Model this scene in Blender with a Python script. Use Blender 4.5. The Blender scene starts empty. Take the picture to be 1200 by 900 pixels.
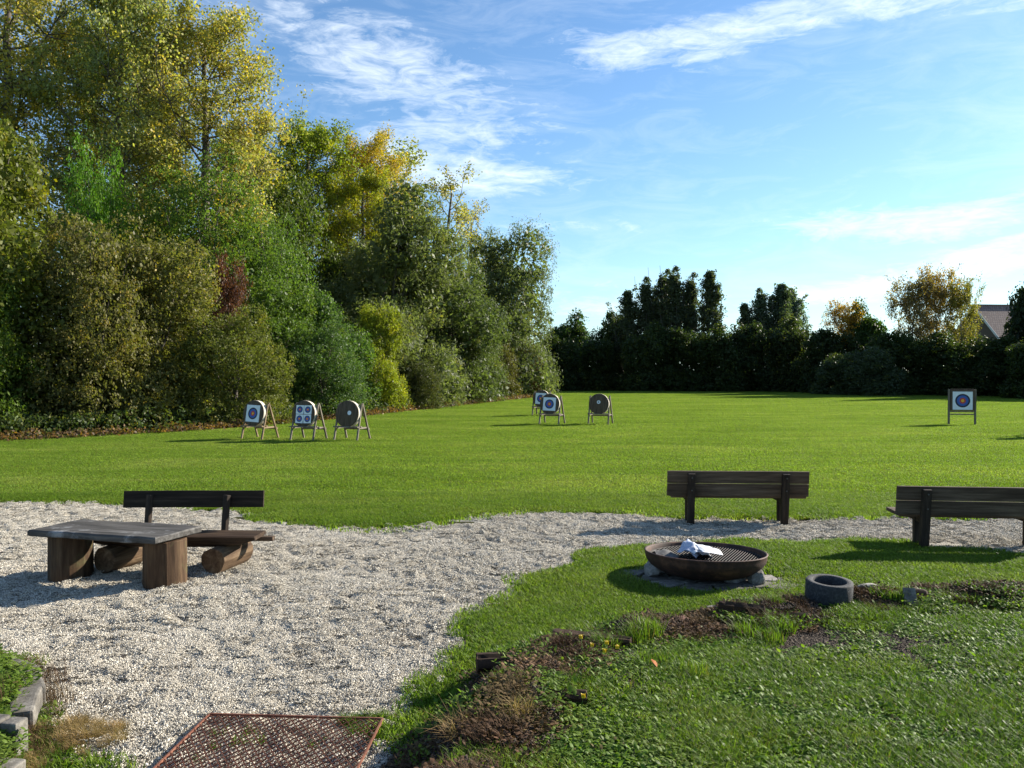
import bpy, bmesh, math, random
import numpy as np
from mathutils import Vector, Matrix, Euler
R = math.radians
sc = bpy.context.scene
COL = sc.collection
random.seed(7)

# ------------------------------------------------------------------ camera, sky, sun, exposure
cam = bpy.data.objects.new('camera', bpy.data.cameras.new('camera')); COL.objects.link(cam)
cam.location = (0, 0, 2.30)
cam.rotation_euler = (R(90 - 0.985), 0, 0)
cam.data.sensor_width = 36; cam.data.lens = 27.9
cam.data.clip_start = 0.05; cam.data.clip_end = 5000
sc.camera = cam
SUN_EL, SUN_AZ = 25.0, 61.0          # azimuth clockwise from +Y (the view direction)
SKY_STRENGTH, SUN_STRENGTH = 0.066, 5.0
sc.view_settings.view_transform = 'Standard'; sc.view_settings.look = 'None'
sc.view_settings.gamma = 1; sc.view_settings.exposure = 1.25
sun = bpy.data.objects.new('sun', bpy.data.lights.new('sun', 'SUN')); COL.objects.link(sun)
sun.data.energy = SUN_STRENGTH; sun.data.angle = R(0.5); sun.data.color = (1, .93, .80)
sd = Vector((math.sin(R(SUN_AZ)) * math.cos(R(SUN_EL)), math.cos(R(SUN_AZ)) * math.cos(R(SUN_EL)), math.sin(R(SUN_EL))))
sun.rotation_euler = sd.to_track_quat('Z', 'Y').to_euler()
sun.location = (30, 10, 30)
sc.cycles.max_bounces = 6; sc.cycles.diffuse_bounces = 3; sc.cycles.transmission_bounces = 3
sc.cycles.transparent_max_bounces = 4

def make_world():
    w = bpy.data.worlds.new('World'); sc.world = w; w.use_nodes = True
    nt = w.node_tree; N = nt.nodes; L = nt.links; N.clear()
    out = N.new('ShaderNodeOutputWorld'); bg = N.new('ShaderNodeBackground')
    bg.inputs['Strength'].default_value = SKY_STRENGTH
    sky = N.new('ShaderNodeTexSky'); sky.sky_type = 'NISHITA'; sky.sun_disc = False
    sky.sun_elevation = R(SUN_EL); sky.sun_rotation = R(SUN_AZ)
    sky.air_density = 1.0; sky.dust_density = 0.3; sky.ozone_density = 2.2
    tc = N.new('ShaderNodeTexCoord'); sep = N.new('ShaderNodeSeparateXYZ'); L.new(tc.outputs['Generated'], sep.inputs[0])
    def M(op, a, b=None, c=None, clamp=False):
        n = N.new('ShaderNodeMath'); n.operation = op; n.use_clamp = clamp
        for i, v in enumerate((a, b, c)):
            if v is None: continue
            if isinstance(v, (int, float)): n.inputs[i].default_value = v
            else: L.new(v, n.inputs[i])
        return n.outputs[0]
    az = M('ARCTAN2', sep.outputs[0], sep.outputs[1]); el = M('ARCSINE', sep.outputs[2])
    cmb = N.new('ShaderNodeCombineXYZ'); L.new(az, cmb.inputs[0]); L.new(el, cmb.inputs[1])
    ae = cmb.outputs[0]
    # cirrus banks: azimuth, elevation, half length, half height, tilt (degrees), density
    banks = [(-4, 17.2, 13, 4.4, -14, .74), (-8, 14.2, 8, 2.2, -10, .62), (-13, 22.5, 15, 3.6, -8, .62),
             (-2, 13.4, 12, 1.7, -3, .55), (24, 23.2, 23, 1.8, 6, 1.1), (9, 21.6, 9, 2.0, -8, .7), (36, 22.5, 14, 2.6, 0, .8),
             (1.5, 10.2, 6.5, .9, 1, .62), (26, 9.4, 10, 1.7, -3, 1.0), (34, 10.5, 10, .9, 6, .6), (28, 6.2, 13, 1.5, 9, 1.0), (36, 7.8, 9, 1.1, 8, .8),
             (8.6, 10.0, 2.4, .8, -32, .6), (16.4, 8.2, 1.6, 1.5, 30, .4),
             (5, 4.5, 22, 2.2, 0, .6), (-60, 16, 20, 5, 5, .7), (70, 18, 22, 5, -5, .8), (140, 22, 30, 6, 0, .7), (-130, 25, 30, 6, 6, .7)]
    tot = None
    for a, e, rx, ry, t, s in banks:
        m = N.new('ShaderNodeMapping'); m.vector_type = 'TEXTURE'
        m.inputs['Location'].default_value = (R(a), R(e), 0); m.inputs['Rotation'].default_value = (0, 0, R(t)); m.inputs['Scale'].default_value = (R(rx), R(ry), 1)
        L.new(ae, m.inputs['Vector'])
        g = N.new('ShaderNodeTexGradient'); g.gradient_type = 'SPHERICAL'; L.new(m.outputs[0], g.inputs[0])
        v = M('MULTIPLY', M('POWER', g.outputs['Fac'], .7), s)
        tot = v if tot is None else M('ADD', tot, v)
    tot = M('MINIMUM', tot, .80)
    def noise(scale, stretch, tilt, detail, rough, dist):
        m = N.new('ShaderNodeMapping'); m.inputs['Rotation'].default_value = (0, 0, R(tilt)); m.inputs['Scale'].default_value = (1, stretch, 1)
        L.new(ae, m.inputs['Vector'])
        n = N.new('ShaderNodeTexNoise'); n.inputs['Scale'].default_value = scale; n.inputs['Detail'].default_value = detail
        n.inputs['Roughness'].default_value = rough; n.inputs['Distortion'].default_value = dist
        L.new(m.outputs[0], n.inputs['Vector']); return n.outputs['Fac']
    n1 = noise(8, 3.6, -10, 9, .66, 1.1); n2 = noise(24, 3.6, 24, 7, .65, 1.2); n3 = noise(3, 2, 0, 4, .5, .3)
    tex = M('ADD', M('MULTIPLY', n1, 1.5), M('MULTIPLY', n2, 1.15))      # about 0.3 .. 1.3
    v = M('SUBTRACT', M('ADD', M('MULTIPLY', tot, .95), tex), 1.66)
    cl = M('MULTIPLY', v, .95, clamp=True)
    thin = M('MULTIPLY', M('SUBTRACT', M('ADD', n1, M('MULTIPLY', n3, .6)), .72), .55, clamp=True)
    cl = M('MAXIMUM', cl, thin)
    up = M('MULTIPLY', M('ADD', sep.outputs[2], .0), 30, clamp=True)
    cl = M('MULTIPLY', M('MULTIPLY', cl, up), .93)
    hz = M('POWER', M('SUBTRACT', 1, M('ABSOLUTE', sep.outputs[2]), clamp=True), 9)   # pale air low over the horizon
    tint = N.new('ShaderNodeMix'); tint.data_type = 'RGBA'; tint.blend_type = 'MULTIPLY'; tint.inputs[0].default_value = 1; L.new(sky.outputs[0], tint.inputs[6]); tint.inputs[7].default_value = (.84, 1.06, 1.22, 1)
    mixh = N.new('ShaderNodeMix'); mixh.data_type = 'RGBA'
    L.new(M('MULTIPLY', hz, .48), mixh.inputs[0]); L.new(tint.outputs[2], mixh.inputs[6]); mixh.inputs[7].default_value = (5.2, 7.3, 8.0, 1)
    mix = N.new('ShaderNodeMix'); mix.data_type = 'RGBA'
    L.new(cl, mix.inputs[0]); L.new(mixh.outputs[2], mix.inputs[6]); mix.inputs[7].default_value = (8.6, 9.2, 9.6, 1)
    L.new(mix.outputs[2], bg.inputs['Color']); L.new(bg.outputs[0], out.inputs[0])
make_world()

# ------------------------------------------------------------------ helpers
def tag(o, label=None, cat=None, group=None, kind=None):
    if label: o['label'] = label
    if cat: o['category'] = cat
    if group: o['group'] = group
    if kind: o['kind'] = kind
    return o
def link(name, me, mat=None, parent=None, loc=None, rot=None):
    o = bpy.data.objects.new(name, me); COL.objects.link(o)
    if mat is not None and me is not None and len(me.materials) == 0: me.materials.append(mat)
    if parent is not None: o.parent = parent
    if loc is not None: o.location = loc
    if rot is not None: o.rotation_euler = rot
    return o
def thing(name, label, cat, loc=(0, 0, 0), rz=0, group=None):
    o = bpy.data.objects.new(name, None); COL.objects.link(o)
    o.empty_display_size = .2
    o.location = loc; o.rotation_euler = (0, 0, rz)
    return tag(o, label, cat, group)
def copy_tree(o, parent=None):
    c = o.copy(); COL.objects.link(c); c.parent = parent
    for ch in list(o.children): copy_tree(ch, c)
    return c
def mesh_np(name, V, F, smooth=False, attrs=None):
    """V (n,3), F (m,k) all faces alike"""
    V = np.asarray(V, dtype=np.float32); F = np.asarray(F, dtype=np.int32)
    me = bpy.data.meshes.new(name)
    k = F.shape[1]
    me.vertices.add(len(V)); me.vertices.foreach_set('co', V.ravel())
    me.loops.add(F.size); me.loops.foreach_set('vertex_index', F.ravel())
    me.polygons.add(len(F)); me.polygons.foreach_set('loop_start', np.arange(0, F.size, k, dtype=np.int32))
    if smooth: me.polygons.foreach_set('use_smooth', np.ones(len(F), dtype=bool))
    me.update(calc_edges=True)
    for n, (dom, arr) in (attrs or {}).items():
        a = me.attributes.new(n, 'FLOAT', dom); a.data.foreach_set('value', np.asarray(arr, dtype=np.float32))
    return me
def mesh_bm(name, bm, smooth=False):
    me = bpy.data.meshes.new(name)
    bm.normal_update(); bm.to_mesh(me); bm.free()
    if smooth:
        for p in me.polygons: p.use_smooth = True
    return me
def hash2(ix, iy, seed):
    h = (ix.astype(np.int64) * 374761393 + iy.astype(np.int64) * 668265263 + seed * 974634777) & 0xffffffff
    h = ((h ^ (h >> 13)) * 1274126177) & 0xffffffff
    return ((h ^ (h >> 16)) & 0xffff) / 65535.0
def vnoise(x, y, scale, seed=0, octs=3, gain=.5):
    x = np.asarray(x, dtype=float); y = np.asarray(y, dtype=float)
    t = 0; a = 1; s = 0
    for o in range(octs):
        u = x * scale; v = y * scale; iu = np.floor(u); iv = np.floor(v)
        fu = u - iu; fv = v - iv; fu = fu * fu * (3 - 2 * fu); fv = fv * fv * (3 - 2 * fv)
        n = (hash2(iu, iv, seed + o) * (1 - fu) + hash2(iu + 1, iv, seed + o) * fu) * (1 - fv) + (hash2(iu, iv + 1, seed + o) * (1 - fu) + hash2(iu + 1, iv + 1, seed + o) * fu) * fv
        t = t + a * (n * 2 - 1); s += a; a *= gain; scale *= 2.03
    return t / s
def sdf(x, y, poly):
    """signed distance to a closed outline, positive inside"""
    x = np.asarray(x, dtype=float); y = np.asarray(y, dtype=float)
    d = np.full(x.shape, 1e9); ins = np.zeros(x.shape, bool)
    n = len(poly)
    for i in range(n):
        ax, ay = poly[i]; bx, by = poly[(i + 1) % n]
        ex, ey = bx - ax, by - ay
        t = np.clip(((x - ax) * ex + (y - ay) * ey) / (ex * ex + ey * ey), 0, 1)
        d = np.minimum(d, (x - ax - t * ex) ** 2 + (y - ay - t * ey) ** 2)
        c = ((ay > y) != (by > y)) & (x < (bx - ax) * (y - ay) / ((by - ay) if by != ay else 1e-9) + ax)
        ins ^= c
    d = np.sqrt(d)
    return np.where(ins, d, -d)
def sstep(a, b, x):
    t = np.clip((x - a) / (b - a), 0, 1); return t * t * (3 - 2 * t)

# ------------------------------------------------------------------ materials
def mat_new(name):
    m = bpy.data.materials.new(name); m.use_nodes = True
    nt = m.node_tree; b = nt.nodes['Principled BSDF']; return m, nt, b
def ramp(nt, fac, stops):
    r = nt.nodes.new('ShaderNodeValToRGB'); cr = r.color_ramp
    while len(cr.elements) < len(stops): cr.elements.new(.5)
    for e, (p, c) in zip(cr.elements, stops): e.position = p; e.color = (*c, 1)
    nt.links.new(fac, r.inputs[0]); return r.outputs[0]
def nnoise(nt, vec, scale, detail=4, rough=.55, dist=0, map_scale=None):
    if map_scale is not None:
        mp = nt.nodes.new('ShaderNodeMapping'); mp.inputs['Scale'].default_value = map_scale; nt.links.new(vec, mp.inputs['Vector']); vec = mp.outputs[0]
    n = nt.nodes.new('ShaderNodeTexNoise'); n.inputs['Scale'].default_value = scale; n.inputs['Detail'].default_value = detail
    n.inputs['Roughness'].default_value = rough; n.inputs['Distortion'].default_value = dist
    nt.links.new(vec, n.inputs['Vector']); return n.outputs['Fac']
def nmix(nt, fac, a, b, mode='MIX'):
    m = nt.nodes.new('ShaderNodeMix'); m.data_type = 'RGBA'; m.blend_type = mode
    for i, v in ((0, fac), (6, a), (7, b)):
        if isinstance(v, (int, float)): m.inputs[i].default_value = v
        elif isinstance(v, tuple): m.inputs[i].default_value = (*v, 1)
        else: nt.links.new(v, m.inputs[i])
    return m.outputs[2]
def nbump(nt, b, h, strength=.4, dist=.01):
    n = nt.nodes.new('ShaderNodeBump'); n.inputs['Strength'].default_value = strength; n.inputs['Distance'].default_value = dist
    nt.links.new(h, n.inputs['Height']); nt.links.new(n.outputs[0], b.inputs['Normal'])
def nattr(nt, name):
    a = nt.nodes.new('ShaderNodeAttribute'); a.attribute_name = name; return a.outputs['Fac']
def texco(nt, k='Object'):
    return nt.nodes.new('ShaderNodeTexCoord').outputs[k]
def wpos(nt): return nt.nodes.new('ShaderNodeNewGeometry').outputs['Position']

def mat_wood(name, c0, c1, c2, rough=.75, axis=0, grain=1.0, bump=.5, weather=(.0, .0, .0), wfac=0):
    m, nt, b = mat_new(name)
    oi = nt.nodes.new('ShaderNodeObjectInfo')
    add = nt.nodes.new('ShaderNodeVectorMath'); add.operation = 'ADD'
    nt.links.new(texco(nt), add.inputs[0])
    cx = nt.nodes.new('ShaderNodeCombineXYZ'); mul = nt.nodes.new('ShaderNodeMath'); mul.operation = 'MULTIPLY'; mul.inputs[1].default_value = 17
    nt.links.new(oi.outputs['Random'], mul.inputs[0]); nt.links.new(mul.outputs[0], cx.inputs[1]); nt.links.new(mul.outputs[0], cx.inputs[2])
    nt.links.new(cx.outputs[0], add.inputs[1]); v = add.outputs[0]
    sc3 = [22 * grain] * 3; sc3[axis] = 1.3
    g = nnoise(nt, v, 1, 7, .65, .4, tuple(sc3))
    s2 = [5] * 3; s2[axis] = 1.2
    l = nnoise(nt, v, 1, 3, .5, .2, tuple(s2))
    c = ramp(nt, g, [(.3, c0), (.52, c1), (.75, c2)])
    c = nmix(nt, ramp(nt, l, [(.35, (0, 0, 0)), (.7, (1, 1, 1))]), c, nmix(nt, 1.0, c, (.55, .52, .5), 'MULTIPLY'))
    if wfac:
        f = ramp(nt, nnoise(nt, v, 3.5, 5, .7), [(.55, (0, 0, 0)), (.68, (wfac,) * 3)])
        c = nmix(nt, f, c, weather)
    nt.links.new(c, b.inputs['Base Color']); b.inputs['Roughness'].default_value = rough
    b.inputs['Specular IOR Level'].default_value = .18
    nbump(nt, b, g, bump, .006)
    return m
M_BENCH = mat_wood('dark stained bench wood', (.050, .034, .023), (.115, .080, .055), (.20, .15, .105), .85)
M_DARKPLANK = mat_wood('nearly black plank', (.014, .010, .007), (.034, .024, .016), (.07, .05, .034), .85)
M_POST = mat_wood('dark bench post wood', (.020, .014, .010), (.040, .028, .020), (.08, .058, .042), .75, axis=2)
M_TABLE = mat_wood('weathered grey oak', (.032, .030, .028), (.092, .086, .080), (.185, .175, .165), .6, wfac=.7, weather=(.32, .32, .32), bump=.8)
M_LOG = mat_wood('brown split log', (.030, .016, .008), (.085, .050, .028), (.17, .11, .06), .8, axis=2, grain=.7, bump=.9, wfac=.5, weather=(.10, .11, .045))
M_LOGX = mat_wood('brown lying log', (.05, .028, .016), (.14, .090, .052), (.30, .22, .14), .8, axis=1, grain=.6, bump=.9)
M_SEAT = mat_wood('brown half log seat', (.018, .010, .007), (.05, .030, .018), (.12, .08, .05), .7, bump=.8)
M_PALEWOOD = mat_wood('pale stand lath wood', (.16, .11, .06), (.30, .22, .13), (.44, .35, .24), .7, axis=2, grain=2)
M_GREYWOOD = mat_wood('greyed stand wood', (.12, .10, .075), (.21, .18, .14), (.33, .30, .25), .75, axis=2, grain=2)
M_ROT = mat_wood('rotten timber', (.018, .011, .007), (.055, .032, .020), (.12, .075, .05), .9, bump=1.0, wfac=.5, weather=(.05, .06, .03))

def mat_leaf(name, trans=.42, rough=.5, use_obj=True, col=None, tint_lo=.62, tint_hi=1.35, warm=.25, spec=.35):
    m, nt, b = mat_new(name)
    if use_obj:
        base = nt.nodes.new('ShaderNodeObjectInfo').outputs['Color']
    else:
        rgb = nt.nodes.new('ShaderNodeRGB'); rgb.outputs[0].default_value = (*col, 1); base = rgb.outputs[0]
    t = nattr(nt, 'tint')
    mr = nt.nodes.new('ShaderNodeMapRange'); mr.inputs['To Min'].default_value = tint_lo; mr.inputs['To Max'].default_value = tint_hi
    nt.links.new(t, mr.inputs['Value'])
    c = nt.nodes.new('ShaderNodeVectorMath'); c.operation = 'SCALE'; nt.links.new(base, c.inputs[0]); nt.links.new(mr.outputs[0], c.inputs['Scale'])
    # some sprays run towards yellow-brown
    w = nattr(nt, 'warm')
    cc = nmix(nt, w, c.outputs[0], nmix(nt, 1.0, c.outputs[0], (2.1, 1.55, .6), 'MULTIPLY')) if warm else c.outputs[0]
    nt.links.new(cc, b.inputs['Base Color']); b.inputs['Roughness'].default_value = rough; b.inputs['Specular IOR Level'].default_value = spec
    tr = nt.nodes.new('ShaderNodeBsdfTranslucent')
    nt.links.new(nmix(nt, 1.0, cc, (1.25, 1.45, .55), 'MULTIPLY'), tr.inputs['Color'])
    ms = nt.nodes.new('ShaderNodeMixShader'); ms.inputs[0].default_value = trans
    nt.links.new(b.outputs[0], ms.inputs[1]); nt.links.new(tr.outputs[0], ms.inputs[2])
    nt.links.new(ms.outputs[0], nt.nodes['Material Output'].inputs[0])
    return m
M_LEAF = mat_leaf('tree leaves', spec=.2)
def mat_bark(name, a, b2):
    m, nt, b = mat_new(name)
    v = texco(nt); g = nnoise(nt, v, 1, 6, .65, .5, (7, 7, 1.5))
    nt.links.new(ramp(nt, g, [(.3, a), (.7, b2)]), b.inputs['Base Color']); b.inputs['Roughness'].default_value = .9
    nbump(nt, b, g, .8, .03); return m
M_BARK = mat_bark('grey brown bark', (.05, .04, .032), (.14, .12, .10))

# ------------------------------------------------------------------ the lie of the land
GRAVEL = [(-9.5, 13.6), (-9.0, 13.9), (-7.3, 13.9), (-5.4, 13.4), (-3.9, 12.75), (-2.9, 12.1), (-2.4, 11.75), (-1.6, 11.75), (-1.05, 12.3), (-.5, 12.75), (.3, 12.9), (1.5, 12.9),
          (2.6, 12.55), (3.6, 12.3), (4.8, 12.4), (6.5, 12.35), (8.6, 12.3), (12, 12.4), (12, 9.7), (8.2, 9.85), (6.2, 9.8), (5.0, 10.2), (4.6, 10.5), (3.9, 10.5), (3.1, 10.6), (2.4, 10.35), (1.6, 10.2),
          (1.0, 9.85), (.75, 9.3), (.36, 8.75), (.2, 8.1), (-.25, 7.35), (-.42, 6.95), (-.22, 6.45), (-.28, 5.95), (-.48, 5.35), (-.62, 4.75), (-.75, 4.0), (-.85, 2.0), (-2.6, 2.0), (-2.35, 4.1), (-2.45, 4.6), (-2.95, 4.8),
          (-3.30, 5.1), (-3.5, 5.45), (-3.85, 5.85), (-4.6, 6.1), (-6, 6.4), (-9.5, 6.6)]
BANK = [(14, 9.7), (9, 8.75), (7, 8.35), (5.3, 8.1), (4.2, 8.0), (3.1, 7.75), (2.0, 7.3), (1.25, 6.95), (.55, 6.55), (.15, 6.2), (-.12, 5.75), (-.22, 5.2), (-.4, 4.75), (-.55, 4.0), (-.6, 1.0), (-.6, -6), (14, -6)]
BED = [(-3.1, -3), (-2.75, 3.9), (-2.85, 4.4), (-3.2, 4.75), (-3.32, 5.2), (-3.52, 5.58), (-3.9, 5.9), (-4.7, 6.15), (-8, 6.3), (-14, 6.4), (-14, -3)]
def ragged(x, y, seed=3): return .20 * vnoise(x, y, 1.3, seed, 3) + .17 * vnoise(x, y, 6, seed + 9, 3)
ISLES = [(-2.35, 12.0, .75, .16), (-1.6, 12.0, .6, .13), (1.55, 12.35, .45, .1), (.9, 12.6, .35, .06), (4.9, 10.45, .5, .13), (2.9, 10.75, .35, .1), (2.2, 10.7, .3, .08),
         (.35, 10.0, .2, .06), (.55, 9.75, .16, .05), (.2, 9.6, .15, .05), (-.9, 10.1, .1, .04), (-7.4, 12.9, .3, .1), (-8, 12.3, .35, .1), (-3.7, 12.35, .5, .15), (.8, 11.4, .12, .04)]
ISLES = [i for i in ISLES if i[3] >= .12]
def gravel_d(x, y):
    d = sdf(x, y, GRAVEL) + ragged(x, y)
    for cx, cy, rx, ry in ISLES:
        e = np.sqrt(((x - cx) / rx) ** 2 + ((y - cy) / ry) ** 2)
        d = np.minimum(d, (e - 1) * min(rx, ry) + .5 * ragged(x, y, 5))
    return d
def RIDGE(db, x, y):
    w = sstep(-.16, .05, db) * (1 - sstep(.25, .75, db)); return w * (.02 + .13 * np.clip(vnoise(x, y, 2.6, 14, 3) + .3, 0, 1) + .02 * vnoise(x, y, 13, 15, 2))
def base_z(x, y):
    db = sdf(x, y, BANK); dl = sdf(x, y, BED)
    z = .012 * vnoise(x, y, .35, 21, 2)
    z = z + np.where(db <= 0, RIDGE(db, x, y), 0)
    z = z + np.where(db > 0, (.03 + .13 * sstep(1.6, .3, x)) * sstep(0, .22, db) + (.035 + .035 * sstep(4, .5, x)) * np.clip(db, 0, 6) + .016 * vnoise(x, y, 2.2, 4, 3) * sstep(0, .4, db) + RIDGE(db, x, y), 0)
    z = z + np.where(dl > 0, .17 * sstep(0, .12, dl) + .10 * np.clip(dl, 0, 4) + .02 * vnoise(x, y, 3, 5, 3), 0)
    # the ground keeps almost level out to the wood and swells a little far away
    return z
def gravel_z(x, y, d=None):
    if d is None: d = gravel_d(x, y)
    k = sstep(.0, .22, d)
    lum = .010 * vnoise(x, y, 3.4, 31, 2) + .014 * vnoise(x, y, 10, 41, 2) - .050 * sstep(.40, .75, vnoise(x, y, 10.5, 51, 1))
    return base_z(x, y) - .006 + k * lum - .02 * (1 - sstep(-.02, .1, d))
def gz(x, y):
    x = np.array([x], float); y = np.array([y], float)
    d = gravel_d(x, y)
    return float(gravel_z(x, y, d)[0] if d[0] > 0 else base_z(x, y)[0])

def axis(lo, hi, step, far_lo, far_hi, grow=1.16):
    a = list(np.arange(lo, hi + 1e-6, step))
    s = step; p = hi
    while p < far_hi: s *= grow; p += s; a.append(p)
    s = step; p = lo; pre = []
    while p > far_lo: s *= grow; p -= s; pre.append(p)
    return np.array(pre[::-1] + a)
def grid_mesh(name, xs, ys, zf, keep=None, smooth=True, attrf=None):
    X, Y = np.meshgrid(xs, ys); Z = zf(X, Y)
    V = np.stack([X, Y, Z], -1).reshape(-1, 3)
    nx, ny = len(xs), len(ys)
    i = np.arange(nx * ny).reshape(ny, nx)
    F = np.stack([i[:-1, :-1], i[:-1, 1:], i[1:, 1:], i[1:, :-1]], -1).reshape(-1, 4)
    if keep is not None:
        c = V[F].mean(1); F = F[keep(c[:, 0], c[:, 1])]
        used = np.unique(F); re = np.full(len(V), -1); re[used] = np.arange(len(used)); V = V[used]; F = re[F]
    at = {}
    if attrf: at = {k: ('POINT', f(V[:, 0], V[:, 1])) for k, f in attrf.items()}
    return mesh_np(name, V, F, smooth, at)
def lawn_z(x, y):
    d = gravel_d(x, y)
    return base_z(x, y) - .075 * sstep(.0, .16, d)

m, nt, b = mat_new('lawn ground')
p = wpos(nt)
g1 = nnoise(nt, p, .35, 5, .6, .4, (.35, 1, 1)); g2 = nnoise(nt, p, 9, 5, .7); g3 = nnoise(nt, p, 45, 4, .7)
gc = ramp(nt, g1, [(.3, (.075, .115, .014)), (.5, (.105, .150, .020)), (.68, (.15, .18, .035))])
gc = nmix(nt, .75, gc, ramp(nt, g2, [(.3, (.45, .5, .45)), (.7, (1.35, 1.3, 1.2))]), 'MULTIPLY')
gc = nmix(nt, .8, gc, ramp(nt, g3, [(.3, (.35, .4, .35)), (.65, (1.4, 1.35, 1.3))]), 'MULTIPLY')
so = ramp(nt, nnoise(nt, p, 14, 6, .7), [(.3, (.012, .008, .005)), (.55, (.034, .023, .014)), (.75, (.07, .05, .032))])
c = nmix(nt, nattr(nt, 'soil'), gc, so)
nt.links.new(c, b.inputs['Base Color']); b.inputs['Roughness'].default_value = .9; b.inputs['Specular IOR Level'].default_value = .15
nbump(nt, b, g3, .9, .04)
M_GROUND = m
xs = axis(-9.6, 9.6, .06, -900, 900, 1.13); ys = axis(1.6, 14.2, .06, -500, 2000, 1.13)
def soil_f(x, y):
    db = sdf(x, y, BANK); dl = sdf(x, y, BED); dg = sdf(x, y, GRAVEL)
    s = np.where(db > -.15, .85, 0)
    s = np.maximum(s, np.where(dl > -.1, .9, 0)); s = np.maximum(s, .8 * sstep(-.35, .05, dg + .2 * vnoise(x, y, 3, 8, 2)))
    near = 1 - sstep(9.5, 12.5, y)
    return np.maximum(s, .5 * near * (np.abs(x) < 9))
lawn = link('lawn', grid_mesh('lawn', xs, ys, lawn_z, attrf={'soil': soil_f}), M_GROUND)
tag(lawn, kind='structure')

m, nt, b = mat_new('pale limestone gravel')
p = wpos(nt)
vo = nt.nodes.new('ShaderNodeTexVoronoi'); vo.inputs['Scale'].default_value = 85; nt.links.new(p, vo.inputs['Vector'])
gn = nnoise(nt, p, 120, 3, .6); lo = nnoise(nt, p, 2.2, 4, .6)
c = ramp(nt, vo.outputs['Color'], [(.1, (.12, .105, .085)), (.4, (.32, .295, .245)), (.8, (.50, .465, .40))])
c = nmix(nt, .5, c, ramp(nt, lo, [(.35, (.72, .68, .62)), (.65, (1.1, 1.1, 1.1))]), 'MULTIPLY')
nt.links.new(c, b.inputs['Base Color']); b.inputs['Roughness'].default_value = .85
nbump(nt, b, vo.outputs['Distance'], 1.0, .010)
M_GRAVEL = m
gx = np.arange(-9.5, 12.01, .032); gy = np.arange(3.2, 14.1, .032)
gravel = link('gravel_path', grid_mesh('gravel_path', gx, gy, gravel_z, keep=lambda x, y: gravel_d(x, y) > -.01), M_GRAVEL)
tag(gravel, kind='structure')

# ------------------------------------------------------------------ scatter (only for what nobody could count)
def scatter(name, src_mesh, P, yaw, scl, tilt=None):
    src = bpy.data.objects.new(name + '_source', src_mesh)
    n = len(P)
    me = bpy.data.meshes.new(name); me.vertices.add(n); me.vertices.foreach_set('co', np.asarray(P, np.float32).ravel())
    rot = np.zeros((n, 3), np.float32); rot[:, 2] = yaw
    if tilt is not None: rot[:, :2] = tilt
    a = me.attributes.new('rot', 'FLOAT_VECTOR', 'POINT'); a.data.foreach_set('vector', rot.ravel())
    a = me.attributes.new('scl', 'FLOAT', 'POINT'); a.data.foreach_set('value', np.asarray(scl, np.float32))
    o = bpy.data.objects.new(name, me); COL.objects.link(o)
    ng = bpy.data.node_groups.new(name, 'GeometryNodeTree')
    ng.interface.new_socket('Geometry', in_out='INPUT', socket_type='NodeSocketGeometry'); ng.interface.new_socket('Geometry', in_out='OUTPUT', socket_type='NodeSocketGeometry')
    N = ng.nodes; L = ng.links
    gi = N.new('NodeGroupInput'); go = N.new('NodeGroupOutput'); ins = N.new('GeometryNodeInstanceOnPoints')
    oi = N.new('GeometryNodeObjectInfo'); oi.inputs['Object'].default_value = src
    ar = N.new('GeometryNodeInputNamedAttribute'); ar.data_type = 'FLOAT_VECTOR'; ar.inputs['Name'].default_value = 'rot'
    asx = N.new('GeometryNodeInputNamedAttribute'); asx.data_type = 'FLOAT'; asx.inputs['Name'].default_value = 'scl'
    er = N.new('FunctionNodeEulerToRotation')
    L.new(gi.outputs[0], ins.inputs['Points']); L.new(oi.outputs['Geometry'], ins.inputs['Instance'])
    L.new(ar.outputs[0], er.inputs[0]); L.new(er.outputs[0], ins.inputs['Rotation']); L.new(asx.outputs[0], ins.inputs['Scale'])
    L.new(ins.outputs[0], go.inputs[0])
    md = o.modifiers.new('scatter', 'NODES'); md.node_group = ng
    return o
rng = np.random.default_rng(11)

# pebbles
def pebble_patch(n, rad, smin, smax, seed):
    r = np.random.default_rng(seed)
    base = np.array([(1, 0, 0), (-1, 0, 0), (0, 1, 0), (0, -1, 0), (0, 0, 1), (0, 0, -1)], float)
    faces = np.array([(0, 2, 4), (2, 1, 4), (1, 3, 4), (3, 0, 4), (2, 0, 5), (1, 2, 5), (3, 1, 5), (0, 3, 5)])
    rr = rad * np.sqrt(r.random(n)); th = r.random(n) * 6.283
    C = np.stack([rr * np.cos(th), rr * np.sin(th), r.random(n) * .006], -1)
    S = (smin + (smax - smin) * r.random(n) ** 2)[:, None] * np.stack([.8 + .5 * r.random(n), .6 + .4 * r.random(n), .45 + .35 * r.random(n)], -1)
    q = base[None] * (1 + .35 * (r.random((n, 6, 1)) - .5)) + .25 * (r.random((n, 6, 3)) - .5)
    q = q * S[:, None]
    a = r.random(n) * 6.283; t = (r.random(n) - .5) * 1.2
    ca, sa, ct, st = np.cos(a), np.sin(a), np.cos(t), np.sin(t)
    x = q[..., 0] * ct[:, None] - q[..., 2] * st[:, None]; z = q[..., 0] * st[:, None] + q[..., 2] * ct[:, None]; y = q[..., 1]
    V = np.stack([x * ca[:, None] - y * sa[:, None], x * sa[:, None] + y * ca[:, None], z], -1) + C[:, None]
    F = faces[None] + (np.arange(n) * 6)[:, None, None]
    return mesh_np('pebble_patch', V.reshape(-1, 3), F.reshape(-1, 3), False, {'tint': ('FACE', np.repeat(r.random(n), 8))})
m, nt, b = mat_new('limestone chippings')
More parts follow.
